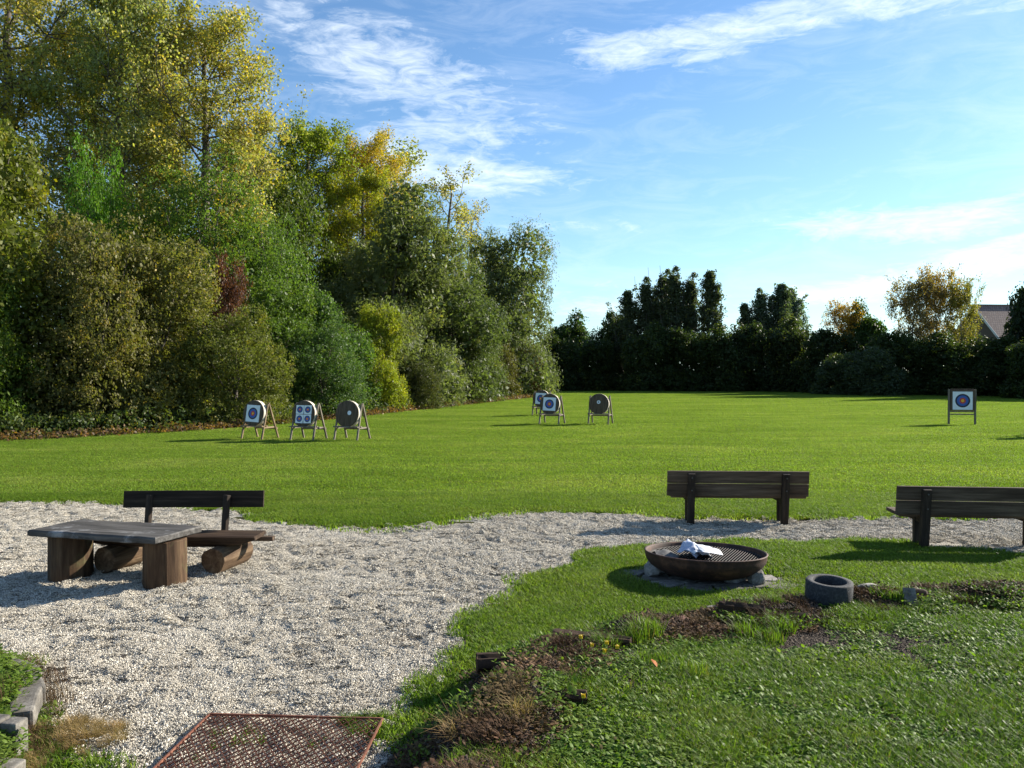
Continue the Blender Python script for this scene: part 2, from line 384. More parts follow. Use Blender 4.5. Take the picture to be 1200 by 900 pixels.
c = ramp(nt, nattr(nt, 'tint'), [(0, (.04, .03, .02)), (.16, (.20, .18, .145)), (.45, (.47, .42, .34)), (1, (.74, .68, .575))])
nt.links.new(c, b.inputs['Base Color']); b.inputs['Roughness'].default_value = .8
M_PEB = m
def sample(n, box, f):
    x = rng.uniform(box[0], box[1], n); y = rng.uniform(box[2], box[3], n)
    k = f(x, y); return x[k], y[k]
def in_view(x, y, margin=.6): return (np.abs(x) < .665 * y + margin)
for i, (n, smin, smax, cnt) in enumerate(((150, .0035, .0075, 24000), (130, .004, .009, 24000), (8, .008, .016, 3000))):
    pm = pebble_patch(n, .10, smin, smax, i + 1); pm.materials.append(M_PEB)
    x, y = sample(cnt * 3, (-9.4, 9.5, 3.9, 13.9), lambda x, y: (gravel_d(x, y) > .16) & in_view(x, y, .4))
    x, y = x[:cnt], y[:cnt]
    z = gravel_z(x, y)
    # follow the lie of the gravel
    e = .05
    tx = np.arctan2(gravel_z(x, y + e) - gravel_z(x, y - e), 2 * e); ty = -np.arctan2(gravel_z(x + e, y) - gravel_z(x - e, y), 2 * e)
    o = scatter('gravel_chippings', pm, np.stack([x, y, z], -1), np.zeros(len(x)), .8 + .4 * rng.random(len(x)), np.stack([tx * .8, ty * .8], -1))
    tag(o, kind='stuff'); o['label'] = ('fine pale limestone chippings covering the gravel yard', 'pale limestone chippings of mid size over the gravel yard', 'coarser loose stones strewn over the pale gravel yard')[i]; o['category'] = 'gravel'

# grass
def blades(n, rad, h0, h1, w, lean, seed, square=False):
    r = np.random.default_rng(seed)
    if square: bx = r.uniform(-rad, rad, n); by = r.uniform(-rad, rad, n)
    else:
        rr = rad * np.sqrt(r.random(n)); th = r.random(n) * 6.283; bx = rr * np.cos(th); by = rr * np.sin(th)
    h = h0 + (h1 - h0) * r.random(n); a = r.random(n) * 6.283
    ln = lean * (.3 + r.random(n)) * h; ww = w * (.6 + .8 * r.random(n)) * .5
    px, py = -np.sin(a) * ww, np.cos(a) * ww; dx, dy = np.cos(a) * ln, np.sin(a) * ln
    z0 = np.full(n, -.01)
    V = np.stack([np.stack([bx - px, by - py, z0], -1), np.stack([bx + px, by + py, z0], -1),
                  np.stack([bx + px * .8 + dx * .35, by + py * .8 + dy * .35, h * .6], -1), np.stack([bx - px * .8 + dx * .35, by - py * .8 + dy * .35, h * .6], -1),
                  np.stack([bx + dx, by + dy, h * (1 - .25 * r.random(n) * lean)], -1)], 1)
    k = (np.arange(n) * 5)[:, None]
    F = np.concatenate([k + np.array([[0, 1, 2]]), k + np.array([[0, 2, 3]]), k + np.array([[3, 2, 4]])])
    t = r.random(n); wm = (r.random(n) < .06) * .8
    return mesh_np('grass_patch', V.reshape(-1, 3), F, False, {'tint': ('FACE', np.tile(t, 3)), 'warm': ('FACE', np.tile(wm, 3))})
def mat_grass(name, lo, mid, hi, trans=.4, rough=.5, scale=.5, spec=.15):
    m, nt, b = mat_new(name)
    p = wpos(nt); g = nnoise(nt, p, scale, 6, .68, .6, (.35, 1, 1)); g2 = nnoise(nt, p, 4, 5, .7, .5, (.6, 1.3, 1))
    c = ramp(nt, g, [(.32, lo), (.5, mid), (.66, hi)])
    c = nmix(nt, .5, c, ramp(nt, g2, [(.3, (.50, .58, .5)), (.55, (1.0, 1.0, 1.0)), (.72, (1.45, 1.22, 1.1))]), 'MULTIPLY')
    g3 = nnoise(nt, p, .8, 6, .7, .8, (.3, 1.2, 1)); c = nmix(nt, ramp(nt, g3, [(.52, (0, 0, 0)), (.72, (.25, .25, .25))]), c, (.20, .21, .045))
    t = ramp(nt, nattr(nt, 'tint'), [(0, (.55, .55, .5)), (1, (1.5, 1.4, 1.3))])
    c = nmix(nt, 1.0, c, t, 'MULTIPLY')
    c = nmix(nt, nattr(nt, 'warm'), c, (.17, .12, .05))
    nt.links.new(c, b.inputs['Base Color']); b.inputs['Roughness'].default_value = rough; b.inputs['Specular IOR Level'].default_value = spec
    tr = nt.nodes.new('ShaderNodeBsdfTranslucent'); nt.links.new(nmix(nt, 1.0, c, (1.3, 1.4, .6), 'MULTIPLY'), tr.inputs['Color'])
    ms = nt.nodes.new('ShaderNodeMixShader'); ms.inputs[0].default_value = trans
    nt.links.new(b.outputs[0], ms.inputs[1]); nt.links.new(tr.outputs[0], ms.inputs[2]); nt.links.new(ms.outputs[0], nt.nodes['Material Output'].inputs[0])
    return m
M_LAWN = mat_grass('mown lawn blades', (.122, .200, .026), (.165, .255, .042), (.225, .295, .074), .5, .65)
M_ROUGH = mat_grass('rough grass blades', (.078, .150, .014), (.108, .190, .020), (.150, .215, .034), .45, .5, 1.2)
M_DRY = mat_grass('dry straw blades', (.22, .15, .07), (.32, .23, .11), (.40, .31, .17), .3, .6, 2)
M_DEAD = mat_grass('dead brown stems', (.05, .028, .018), (.09, .052, .032), (.15, .10, .06), .1, .8, 3)

lp = [blades(1500, 1.0, .025, .055, .013, .7, s) for s in (1, 2)]
for me in lp: me.materials.append(M_LAWN)
TREE_EDGE = [(-16.8, 24.2), (-13.5, 27.5), (-10.6, 33), (-7.6, 40), (-5.3, 48), (-2.6, 56), (.6, 65), (3, 84), (60, 92), (120, 60), (60, 11.6), (-40, 12.4), (-40, 20)]
for i in range(2):
    x, y = sample(19000, (-30, 58, 11.6, 86), lambda x, y: (gravel_d(x, y) < -.6) & in_view(x, y, 1.5) & (sdf(x, y, TREE_EDGE) > -1.2) & (rng.random(len(x)) < np.clip((1.35 - y / 60), .35, 1)))
    o = scatter('lawn_grass', lp[i], np.stack([x, y, base_z(x, y)], -1), rng.random(len(x)) * 6.283, .8 + .4 * rng.random(len(x)))
    tag(o, ('short mown green grass of the archery field', 'second growth of short mown grass on the archery field')[i], 'grass', kind='stuff')

ep = [blades(420, .22, .02, .06, .007, .8, s) for s in (5, 6)]
ep[0].materials.append(M_LAWN); ep[1].materials.append(M_ROUGH)
def veg_near(x, y):
    d = gravel_d(x, y); db = sdf(x, y, BANK); dl = sdf(x, y, BED)
    thin = vnoise(x, y, 1.1, 61, 3)
    okf = (d < -.03 + .30 * np.clip(vnoise(x, y, 2.3, 66, 3), 0, 1) * (rng.random(len(x)) < .35)) & (db < -.22 + .25 * vnoise(x, y, 2.1, 67, 2)) & (dl < -.05) & in_view(x, y, .4)
    # worn brown places along the edge of the gravel and under the benches
    worn = (vnoise(x, y, 1.6, 71, 3) > .22) & (d > -.35) & (y > 10)
    bowl = ((x - 2.13) / 1.0) ** 2 + ((y - 8.75) / .72) ** 2 < 1
    return okf & ~worn & ~bowl & (rng.random(len(x)) < np.clip(1.0 + .5 * thin, .3, 1))
for i in range(2):
    x, y = sample(30000, (-9.5, 9.8, 4.0, 14.6), veg_near)
    k = rng.permutation(len(x))[:3800]; x, y = x[k], y[k]
    o = scatter('yard_grass', ep[i], np.stack([x, y, base_z(x, y) - .005], -1), rng.random(len(x)) * 6.283, .6 + .7 * rng.random(len(x)))
    tag(o, ('short green grass along the gravel and round the fire bowl', 'tufts of short green grass between gravel and earth bank')[i], 'grass', kind='stuff')

# broad leaved ground weeds
def rosette(n, rad, l0, l1, wr, seed, rise=.5):
    r = np.random.default_rng(seed)
    rr = rad * np.sqrt(r.random(n)); th = r.random(n) * 6.283
    B = np.stack([rr * np.cos(th), rr * np.sin(th), .005 + .03 * r.random(n)], -1)
    a = r.random(n) * 6.283; ln = l0 + (l1 - l0) * r.random(n); up = rise * (r.random(n) * 1.2 - .1)
    D = np.stack([np.cos(a) * np.cos(up), np.sin(a) * np.cos(up), np.sin(up)], -1)
    S = np.cross(D, np.array([0, 0, 1.])); S /= np.linalg.norm(S, axis=1)[:, None]
    S = S + .5 * (r.random((n, 3)) - .5); U = np.cross(S, D)
    w = (ln * wr * (.7 + .6 * r.random(n)))[:, None]; l = ln[:, None]
    V = np.stack([B, B + D * l * .35 + S * w, B + D * l * .8 + S * w * .8 - U * l * .06, B + D * l - U * l * .18, B + D * l * .8 - S * w * .8 - U * l * .06, B + D * l * .35 - S * w, B + D * l * .5 + U * l * .07], 1)
    k = (np.arange(n) * 7)[:, None]
    F = np.concatenate([k + np.array([f]) for f in ((0, 1, 6), (1, 2, 6), (2, 3, 6), (3, 4, 6), (4, 5, 6), (5, 0, 6))])
    return mesh_np('weed_patch', V.reshape(-1, 3), F, True, {'tint': ('FACE', np.tile(r.random(n), 6)), 'warm': ('FACE', np.tile((r.random(n) < .04) * .9, 6))})
M_WEED = mat_grass('broad weed leaves', (.080, .155, .016), (.112, .195, .024), (.15, .215, .044), .42, .55, 1.4, .2)
wp = [rosette(300, .24, .015, .038, .32, 1, .8), rosette(150, .22, .025, .055, .2, 2, 1.0)]
for me in wp: me.materials.append(M_WEED)
tall = [blades(420, .20, .03, .085, .005, .9, 15), blades(160, .12, .08, .19, .005, .8, 16)]
for me in tall: me.materials.append(M_ROUGH)
def bank_any(x, y, lo=.08):
    db = sdf(x, y, BANK); return (db > lo) & in_view(x, y, .3) & (y > 2.6)
def ridge_ok(x, y):
    d = sdf(x, y, BANK); return (d > .48 + .28 * vnoise(x, y, 1.7, 97, 2)) | (vnoise(x, y, 3.2, 98, 3) > .42)
def bare(x, y): return .75 * vnoise(x, y, 1.25, 81, 3) + .45 * vnoise(x, y, 5.5, 83, 2)
def put(name, me, n, f, s0, s1, label, cat, box=(-1.5, 8.5, 2.8, 9.2), dz=0, lim=None):
    x, y = sample(n, box, f)
    if lim: x, y = x[:lim], y[:lim]
    if not len(x): return
    o = scatter(name, me, np.stack([x, y, base_z(x, y) + dz], -1), rng.random(len(x)) * 6.283, s0 + (s1 - s0) * rng.random(len(x)))
    tag(o, label, cat, kind='stuff')
put('bank_weeds', wp[0], 7500, lambda x, y: bank_any(x, y, .3) & (bare(x, y) < .11) & ridge_ok(x, y), .55, 1.05, 'low round leaved weeds covering the earth bank', 'weeds')
put('bank_weeds', wp[1], 2000, lambda x, y: bank_any(x, y, .1) & (bare(x, y) < .12) & ridge_ok(x, y), .6, 1.1, 'longer leaved dandelion like weeds on the earth bank', 'weeds')
put('bank_grass', tall[0], 6000, lambda x, y: bank_any(x, y, .05) & (bare(x, y) < .12) & ridge_ok(x, y) & (vnoise(x, y, 3.5, 99, 2) > -.12), .6, 1.1, 'rough short grass growing through the bank weeds', 'grass')
put('bank_long_grass', tall[1], 420, lambda x, y: bank_any(x, y, .1) & (vnoise(x, y, .9, 91, 2) > .12), .6, 1.1, 'scattered longer green grass tufts on the bank', 'grass')
edge = lambda x, y, a, b: (sdf(x, y, BANK) > a) & (sdf(x, y, BANK) < b) & in_view(x, y, .3) & (np.hypot(x - 2.98, y - 7.40) > .36)
put('border_weeds', wp[1], 6500, lambda x, y: edge(x, y, -.15, .6) & (vnoise(x, y, 2.6, 95, 2) > .12), .45, 1.0, 'ragged green weeds along the brow of the bank', 'weeds')
dead = [blades(60, .13, .05, .20, .006, .9, 31), blades(90, .15, .10, .26, .004, .9, 32)]
for me in dead: me.materials.append(M_DEAD)
put('dead_stems', dead[0], 9000, lambda x, y: edge(x, y, -.1, .6) & (vnoise(x, y, 1.8, 96, 2) > -.3), .25, .65, 'brown dead stems along the brow of the bank', 'dead plants')
drym = blades(170, .13, .12, .30, .005, 1.3, 33); drym.materials.append(M_DRY)
put('dry_grass', drym, 900, lambda x, y: (((x - .02) / .42) ** 2 + ((y - 4.42) / .25) ** 2 < 1), .4, .75, 'straw coloured dry grass tuft at the foot of the bank', 'dry grass', lim=24)
put('dry_grass', drym, 1500, lambda x, y: (((x + 2.75) / .35) ** 2 + ((y - 4.8) / .35) ** 2 < 1),   .2, .42, 'brown dry grass beside the rusty grate', 'dry grass', box=(-5, -1, 3.5, 7), lim=46)
put('corner_weeds', wp[0], 2600, lambda x, y: (sdf(x, y, BED) > .05) & in_view(x, y, .4), .6, 1.1, 'green weeds in the stone edged corner bed', 'weeds', box=(-6, -2, 3.4, 7), lim=260)
put('corner_weeds', wp[1], 1600, lambda x, y: (sdf(x, y, BED) > -.25) & (sdf(x, y, BED) < .1) & (y < 5.3) & in_view(x, y, .4), .5, 1.0, 'weeds creeping out of the corner bed onto the gravel', 'weeds', box=(-5, -2, 3.4, 6), lim=60)
put('corner_dead_stems', dead[1], 1600, lambda x, y: (sdf(x, y, BED) > -.3) & (sdf(x, y, BED) < .5) & in_view(x, y, .4), .4, .9, 'thin dead stalks round the corner bed', 'dead plants', box=(-6, -2, 3.4, 7), lim=60)

m, nt, b = mat_new('earth crumbs')
nt.links.new(ramp(nt, nattr(nt, 'tint'), [(0, (.020, .013, .009)), (.6, (.060, .040, .026)), (1, (.13, .095, .066))]), b.inputs['Base Color']); b.inputs['Roughness'].default_value = .95
crumb = pebble_patch(200, .12, .003, .014, 77); crumb.materials.append(m)
put('earth_crumbs', crumb, 20000, lambda x, y: (edge(x, y, -.2, .7) | ((bare(x, y) > .2) & bank_any(x, y, .1))), .7, 1.3, 'dark crumbly earth along the brow and bare places of the bank', 'earth')
lit2 = rosette(40, .13, .015, .045, .3, 46, 1.0); lit2.materials.append(M_DEAD)
put('brow_litter', lit2, 24000, lambda x, y: edge(x, y, -.2, .7) & (vnoise(x, y, 2.2, 93, 2) > -.2), .5, 1.1, 'curled dead brown leaves on the earth along the brow of the bank', 'dead leaves', lim=2400)
# dark leaf litter on the gravel
m, nt, b = mat_new('leaf litter'); b.inputs['Base Color'].default_value = (.05, .035, .022, 1); b.inputs['Roughness'].default_value = .9
lit = rosette(26, .12, .008, .022, .35, 44, .5); lit.materials.append(m)
x, y = sample(3000, (-9.3, 9, 4, 13.6), lambda x, y: (gravel_d(x, y) > .02) & in_view(x, y) & (rng.random(len(x)) < .3 + 1.2 * (gravel_d(x, y) < .35)))
x, y = x[:520], y[:520]
o = scatter('leaf_litter', lit, np.stack([x, y, gravel_z(x, y) + .004], -1), rng.random(len(x)) * 6, .5 + rng.random(len(x))); tag(o, 'dark crumbled leaf litter strewn over the gravel', 'leaf litter', kind='stuff')

# ------------------------------------------------------------------ shaping tools for solid objects
def bevbox(L, W, H, bev=.006, cuts=0, rough=0, seed=0):
    """box centred on x,y; z from 0 to H; long axis x, optional cuts and unevenness"""
    bm = bmesh.new(); bmesh.ops.create_cube(bm, size=1)
    bmesh.ops.scale(bm, vec=(L, W, H), verts=bm.verts); bmesh.ops.translate(bm, vec=(0, 0, H / 2), verts=bm.verts)
    if bev: bmesh.ops.bevel(bm, geom=list(bm.edges), offset=bev, segments=2, affect='EDGES', profile=.6)
    if cuts:
        long = [e for e in bm.edges if abs((e.verts[0].co - e.verts[1].co).x) > L * .5]
        bmesh.ops.subdivide_edges(bm, edges=long, cuts=cuts)
    if rough:
        rr = random.Random(seed)
        ph = [rr.uniform(0, 6) for _ in range(6)]
        for v in bm.verts:
            x = v.co.x
            v.co.y += rough * (math.sin(x * 5 + ph[0]) + .6 * math.sin(x * 13 + ph[1])) * (1 if v.co.y > 0 else -1)
            v.co.z += rough * .4 * (math.sin(x * 4 + ph[2]) + .5 * math.sin(x * 17 + ph[3] + v.co.y * 9))
    return bm
def stump(rx, ry, H, seed, taper=.05, flat=0, n=20, rings=6, bark=.012):
    """upright log: oval cross-section, furrowed side, optionally split flat on one side"""
    rr = random.Random(seed); V = []; ph = [rr.uniform(0, 6) for _ in range(5)]
    for j in range(rings):
        z = H * j / (rings - 1)
        for i in range(n):
            a = 2 * math.pi * i / n
            k = 1 - taper * (z / H) + bark * 2 * (math.sin(a * 3 + ph[0]) + .6 * math.sin(a * 7 + ph[1] + z * 2)) + bark * rr.uniform(-.5, .5)
            x, y = rx * k * math.cos(a), ry * k * math.sin(a)
            if flat: x = max(x, -rx * flat)
            V.append((x, y, z))
    bm = bmesh.new(); vs = [bm.verts.new(v) for v in V]
    for j in range(rings - 1):
        for i in range(n):
            bm.faces.new((vs[j * n + i], vs[j * n + (i + 1) % n], vs[(j + 1) * n + (i + 1) % n], vs[(j + 1) * n + i]))
    bm.faces.new(vs[:n][::-1]); bm.faces.new(vs[-n:])
    bmesh.ops.bevel(bm, geom=[e for f in bm.faces if len(f.verts) == n for e in f.edges], offset=.008, segments=1, affect='EDGES')
    return bm
def rot_bm(bm, ang, ax, cent=(0, 0, 0)):
    bmesh.ops.rotate(bm, cent=cent, matrix=Matrix.Rotation(ang, 3, ax), verts=bm.verts); return bm
def move_bm(bm, v): bmesh.ops.translate(bm, vec=v, verts=bm.verts); return bm
def join_bm(a, b):
    me = bpy.data.meshes.new('t'); b.to_mesh(me); b.free(); a.from_mesh(me); bpy.data.meshes.remove(me); return a
def bar_bm(p, q, w, d):
    p, q = Vector(p), Vector(q); L = (q - p).length
    bm = bevbox(w, d, L, min(w, d) * .12)
    bmesh.ops.rotate(bm, cent=(0, 0, 0), matrix=(q - p).to_track_quat('Z', 'Y').to_matrix(), verts=bm.verts)
    return move_bm(bm, p)
def tubes(lines, sides=6):
    """lines: list of (points, radii) -> V, F arrays"""
    V = []; F = []; off = 0
    ang = np.arange(sides) * 2 * math.pi / sides
    for P, Rr in lines:
        P = np.asarray(P, float); n = len(P)
        T = np.gradient(P, axis=0); T /= np.linalg.norm(T, axis=1)[:, None] + 1e-9
        up = np.array([0, 0, 1.]) if abs(T[0][2]) < .9 else np.array([1., 0, 0])
        A = np.cross(T, up); A /= np.linalg.norm(A, axis=1)[:, None] + 1e-9; B = np.cross(T, A)
        ring = P[:, None] + np.asarray(Rr)[:, None, None] * (np.cos(ang)[None, :, None] * A[:, None] + np.sin(ang)[None, :, None] * B[:, None])
        V.append(ring.reshape(-1, 3))
        i = off + np.arange(n * sides).reshape(n, sides); j = np.roll(i, -1, 1)
        F.append(np.stack([i[:-1], j[:-1], j[1:], i[1:]], -1).reshape(-1, 4)); off += n * sides
    return np.concatenate(V), np.concatenate(F)

# ------------------------------------------------------------------ log table and log bench on the gravel
tb = thing('log_table', 'low table of a thick grey plank on two upright log legs, standing on the gravel', 'table', (-4.35, 8.68, gz(-4.35, 8.68)), R(-15))
def tabletop():
    bm = bmesh.new(); rr = random.Random(5); nx = 26
    pts = []
    for j, ys in enumerate((-1, 1)):
        for i in range(nx + 1):
            x = -.80 + 1.62 * i / nx
            y = ys * (.34 + .014 * math.sin(x * 5 + j) + .008 * math.sin(x * 19 + j * 2)) + rr.uniform(-.004, .004)
            x2 = x + (.035 * (ys) if i in (0, nx) else 0)
            pts.append((x2, y))
    low = pts[:nx + 1]; high = pts[nx + 1:]
    grid = []
    for z, ins in ((0, .016), (.012, 0), (.058, .0), (.072, .012)):
        rows = []
        for k in range(7):
            t = k / 6
            row = []
            for i in range(nx + 1):
                x = low[i][0] * (1 - t) + high[i][0] * t; y = low[i][1] * (1 - t) + high[i][1] * t
                if k == 0: y += ins
                if k == 6: y -= ins
                if i == 0: x += ins
                if i == nx: x -= ins
                zz = z + (.003 * math.sin(x * 4 + k) + rr.uniform(-.001, .001) if z > .06 else 0)
                row.append(bm.verts.new((x, y, zz)))
            rows.append(row)
        grid.append(rows)
    def quads(rows, flip):
        for k in range(6):
            for i in range(nx):
                q = (rows[k][i], rows[k][i + 1], rows[k + 1][i + 1], rows[k + 1][i]); bm.faces.new(q[::-1] if flip else q)
    quads(grid[0], True); quads(grid[-1], False)
    for a, b2 in zip(grid[:-1], grid[1:]):
        for i in range(nx):
            bm.faces.new((a[0][i], a[0][i + 1], b2[0][i + 1], b2[0][i])); bm.faces.new((a[6][i + 1], a[6][i], b2[6][i], b2[6][i + 1]))
        for k in range(6):
            bm.faces.new((a[k + 1][0], a[k][0], b2[k][0], b2[k + 1][0])); bm.faces.new((a[k][nx], a[k + 1][nx], b2[k + 1][nx], b2[k][nx]))
    for v in list(bm.verts):
        if not v.link_faces: bm.verts.remove(v)
    return bm
link('tabletop', mesh_bm('tabletop', tabletop()), M_TABLE, tb, (0, 0, .515))
for sx, rz, seed in ((-.60, .15, 3), (.64, -.1, 8)):
    bm = stump(.215 if sx < 0 else .20, .25, .53, seed, .03, flat=.86 if sx > 0 else 0)
    link('leg', mesh_bm('leg', bm), M_LOG, tb, (sx, 0.0, -.03), (0, 0, rz))

lb = thing('log_bench', 'rustic bench of dark half logs with a plank backrest behind the log table', 'bench', (-3.90, 9.28, gz(-3.9, 9.28) + .025), R(-1.5))
bm = stump(.20, .20, 1.98, 12, .02, flat=.25, n=18, rings=12, bark=.02)      # half log lying, flat side up
rot_bm(bm, R(90), 'Y'); move_bm(bm, (-.99, 0, 0))
for v in bm.verts:
    v.co.y *= 1.0
    if v.co.x > .8: v.co.z = max(v.co.z, -.12 + (v.co.x - .8) * .5)
    if v.co.x < -.8: v.co.z = max(v.co.z, -.14 + (-.8 - v.co.x) * .5)
for v in bm.verts: v.co.z *= .62
zt = max(v.co.z for v in bm.verts)
move_bm(bm, (0, -.1, .40 - zt))
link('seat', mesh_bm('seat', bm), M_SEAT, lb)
for sx, seed in ((-.62, 21), (.60, 22)):
    bm = stump(.155, .155, .62, seed, .06, n=18, rings=7, bark=.02)
    rot_bm(bm, R(90), 'X'); move_bm(bm, (0, .31, .14))
    link('base_log', mesh_bm('base_log', bm), M_LOGX, lb, (sx, -.08, 0), (0, 0, R(-14 if sx < 0 else -10)))
bp = bevbox(1.66, .055, .20, .012, 10, .004, 4)
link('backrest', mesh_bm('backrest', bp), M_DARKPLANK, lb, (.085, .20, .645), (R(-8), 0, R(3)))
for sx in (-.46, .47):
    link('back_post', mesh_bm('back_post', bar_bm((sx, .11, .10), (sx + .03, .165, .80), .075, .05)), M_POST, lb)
link('rail', mesh_bm('rail', bevbox(.55, .09, .05, .006)), M_BENCH, lb, (.80, .12, .27))

# ------------------------------------------------------------------ plank benches seen from behind
def plank_bench(label, loc, rz):
    t = thing('park_bench', label, 'bench', loc, rz, 'dark plank benches facing the archery field')
    for z, h, s in ((.425, .185, 1), (.618, .185, 2)):
        link('backrest_plank', mesh_bm('backrest_plank', bevbox(2.08, .04, h, .006, 12, .0015, s)), M_BENCH, t, (0, .04 + (z - .4) * -.12, z), (R(7), 0, 0))
    for k, y in enumerate((.16, .33, .50)):
        link('seat_plank', mesh_bm('seat_plank', bevbox(2.0, .155, .045, .006, 8, .001, 5 + k)), M_BENCH, t, (.03, y, .385))
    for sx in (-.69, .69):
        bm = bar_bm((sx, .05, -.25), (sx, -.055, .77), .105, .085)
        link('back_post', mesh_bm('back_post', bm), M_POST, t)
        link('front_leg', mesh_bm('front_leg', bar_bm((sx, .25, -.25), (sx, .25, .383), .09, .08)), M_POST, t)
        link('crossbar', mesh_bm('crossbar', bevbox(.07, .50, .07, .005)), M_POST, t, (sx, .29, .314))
        for z in (.52, .71):
            bm = bmesh.new(); bmesh.ops.create_cone(bm, cap_ends=True, segments=10, radius1=.012, radius2=.010, depth=.012); rot_bm(bm, R(90), 'X')
            link('bolt', mesh_bm('bolt', bm), M_BOLT, t, (sx, -.012 - (z - .1) * .105 - .04, z))
    return t
m, nt, b = mat_new('dull bolt steel'); b.inputs['Base Color'].default_value = (.12, .11, .10, 1); b.inputs['Metallic'].default_value = .8; b.inputs['Roughness'].default_value = .55
M_BOLT = m
plank_bench('dark wooden bench behind the fire bowl, seen from the back at mid picture', (3.36, 11.78, 0), R(-3.0))
plank_bench('dark wooden bench at the right edge of the picture, nearer than its twin', (6.03, 10.17, 0), R(-6))

# ------------------------------------------------------------------ fire bowl
def lathe(prof, n=64):
    V = []; F = []
    for r_, z in prof:
        for i in range(n): a = 2 * math.pi * i / n; V.append((r_ * math.cos(a), r_ * math.sin(a), z))
    for j in range(len(prof) - 1):
        for i in range(n):
            F.append((j * n + i, j * n + (i + 1) % n, (j + 1) * n + (i + 1) % n, (j + 1) * n + i))
    return np.array(V), np.array(F)
def mat_rust(name, a, b2, c2, rough=.75, metal=.25):
    m, nt, b = mat_new(name); v = texco(nt)
    g = nnoise(nt, v, 6, 7, .7, .3); g2 = nnoise(nt, v, 45, 4, .7)
    c = ramp(nt, g, [(.3, a), (.5, b2), (.72, c2)])
    c = nmix(nt, .5, c, ramp(nt, g2, [(.3, (.6, .6, .6)), (.7, (1.3, 1.25, 1.2))]), 'MULTIPLY')
    nt.links.new(c, b.inputs['Base Color']); b.inputs['Metallic'].default_value = metal; b.inputs['Roughness'].default_value = rough
    nbump(nt, b, g2, .5, .003); return m
M_BOWL = mat_rust('rusted bowl steel', (.016, .009, .007), (.050, .022, .015), (.15, .070, .040), .72)
M_RUST = mat_rust('red rust', (.08, .028, .016), (.19, .070, .040), (.33, .17, .105))
M_SOOT = mat_rust('sooty bars', (.006, .005, .004), (.016, .011, .009), (.032, .022, .017), .7)
BX, BY = 2.15, 8.80
bowl = thing('fire_bowl', 'large round rusty steel fire bowl resting on stones in the grass', 'fire bowl', (BX, BY, gz(BX, BY) - .01), 0)
bowl.rotation_euler = (R(-1.2), 0, 0)
ro = .665; cz = .075
outer = [(ro * math.sin(t) ** .8, .305 - .275 * math.cos(t) ** .9) for t in np.linspace(0.02, math.pi / 2 - .001, 14)]
outer = [(r_, z + .0) for r_, z in outer]
prof = outer + [(ro + .008, .315), (ro - .006, .322), (ro - .018, .312)] + [((ro - .02) * math.sin(t) ** .8, .31 - .262 * math.cos(t) ** .9) for t in np.linspace(math.pi / 2 - .001, .02, 14)]
V, F = lathe(prof); me = mesh_np('bowl', V, F, True)
link('bowl_shell', me, M_BOWL, bowl, (0, 0, -.02), (R(-2.2), R(.8), 0))
lines = []
for i in range(39):
    x = -.60 + 1.2 * i / 38; h = math.sqrt(max(.62 ** 2 - x * x, 0))
    lines.append(([(x, -h, .235), (x, h, .235)], [.005, .005])); lines.append(([(-h, x, .228), (h, x, .228)], [.004, .004]))
for yy in (-.3, 0, .3):
    h = math.sqrt(.62 ** 2 - yy * yy); lines.append(([(-h, yy, .226), (h, yy, .226)], [.007, .007]))
a = np.linspace(0, 2 * math.pi, 49); lines.append((np.stack([.625 * np.cos(a), .625 * np.sin(a), np.full(49, .232)], -1), [.009] * 49))
V, F = tubes(lines, 5); g = link('grill', mesh_np('grill', V, F, True), M_SOOT, bowl, None, (0, 0, R(-28)))
tag(g, kind='stuff')
m, nt, b = mat_new('wood ash'); gg = nnoise(nt, texco(nt), 25, 6, .7)
nt.links.new(ramp(nt, gg, [(.3, (.03, .028, .027)), (.6, (.14, .135, .13)), (.8, (.42, .41, .40))]), b.inputs['Base Color']); b.inputs['Roughness'].default_value = 1
xs_ = np.linspace(-.58, .58, 40)
me = grid_mesh('ash', xs_, xs_, lambda x, y: .13 + .04 * vnoise(x, y, 5, 3, 3) + .09 * (np.hypot(x, y) / .6) ** 3 + .13 * np.exp(-((x + .42) ** 2 + (y - .05) ** 2) / .03), keep=lambda x, y: np.hypot(x, y) < .56)
link('ash', me, m, bowl)

def rock(name, label, cat, loc, s, mat, seed, rz=0, group=None, rot=None, kind='thing'):
    bm = bmesh.new(); bmesh.ops.create_icosphere(bm, subdivisions=3, radius=.5)
    r = random.Random(seed); pl = [(Vector((r.gauss(0, 1), r.gauss(0, 1), r.gauss(0, 1))).normalized(), r.uniform(.28, .42)) for _ in range(9)]
    for v in bm.verts:
        for n_, d in pl:
            e = v.co.dot(n_) - d
            if e > 0: v.co -= n_ * e * .93
        v.co *= 1 + r.uniform(-.012, .012)
    bmesh.ops.scale(bm, vec=(s[0] / .8, s[1] / .8, s[2] / .8), verts=bm.verts)
    o = link(name, mesh_bm(name, bm), mat, None, (loc[0], loc[1], loc[2] + gz(loc[0], loc[1])), rot or (0, 0, rz)); tag(o, label, cat, group); return o
def mat_stone(name, a, b2, c2, rough=.85, sc_=18):
    m, nt, b = mat_new(name); v = wpos(nt); g = nnoise(nt, v, sc_, 7, .7); g2 = nnoise(nt, v, sc_ * 6, 3, .6)
    c = ramp(nt, g, [(.3, a), (.5, b2), (.72, c2)]); c = nmix(nt, .5, c, ramp(nt, g2, [(.35, (.6, .6, .6)), (.65, (1.3, 1.3, 1.3))]), 'MULTIPLY')
    nt.links.new(c, b.inputs['Base Color']); b.inputs['Roughness'].default_value = rough; nbump(nt, b, g2, .6, .006); return m
M_STONE = mat_stone('grey brown stone', (.10, .09, .08), (.22, .20, .18), (.36, .33, .30))
M_PALE = mat_stone('pale stone', (.16, .15, .13), (.30, .28, .25), (.46, .44, .40))
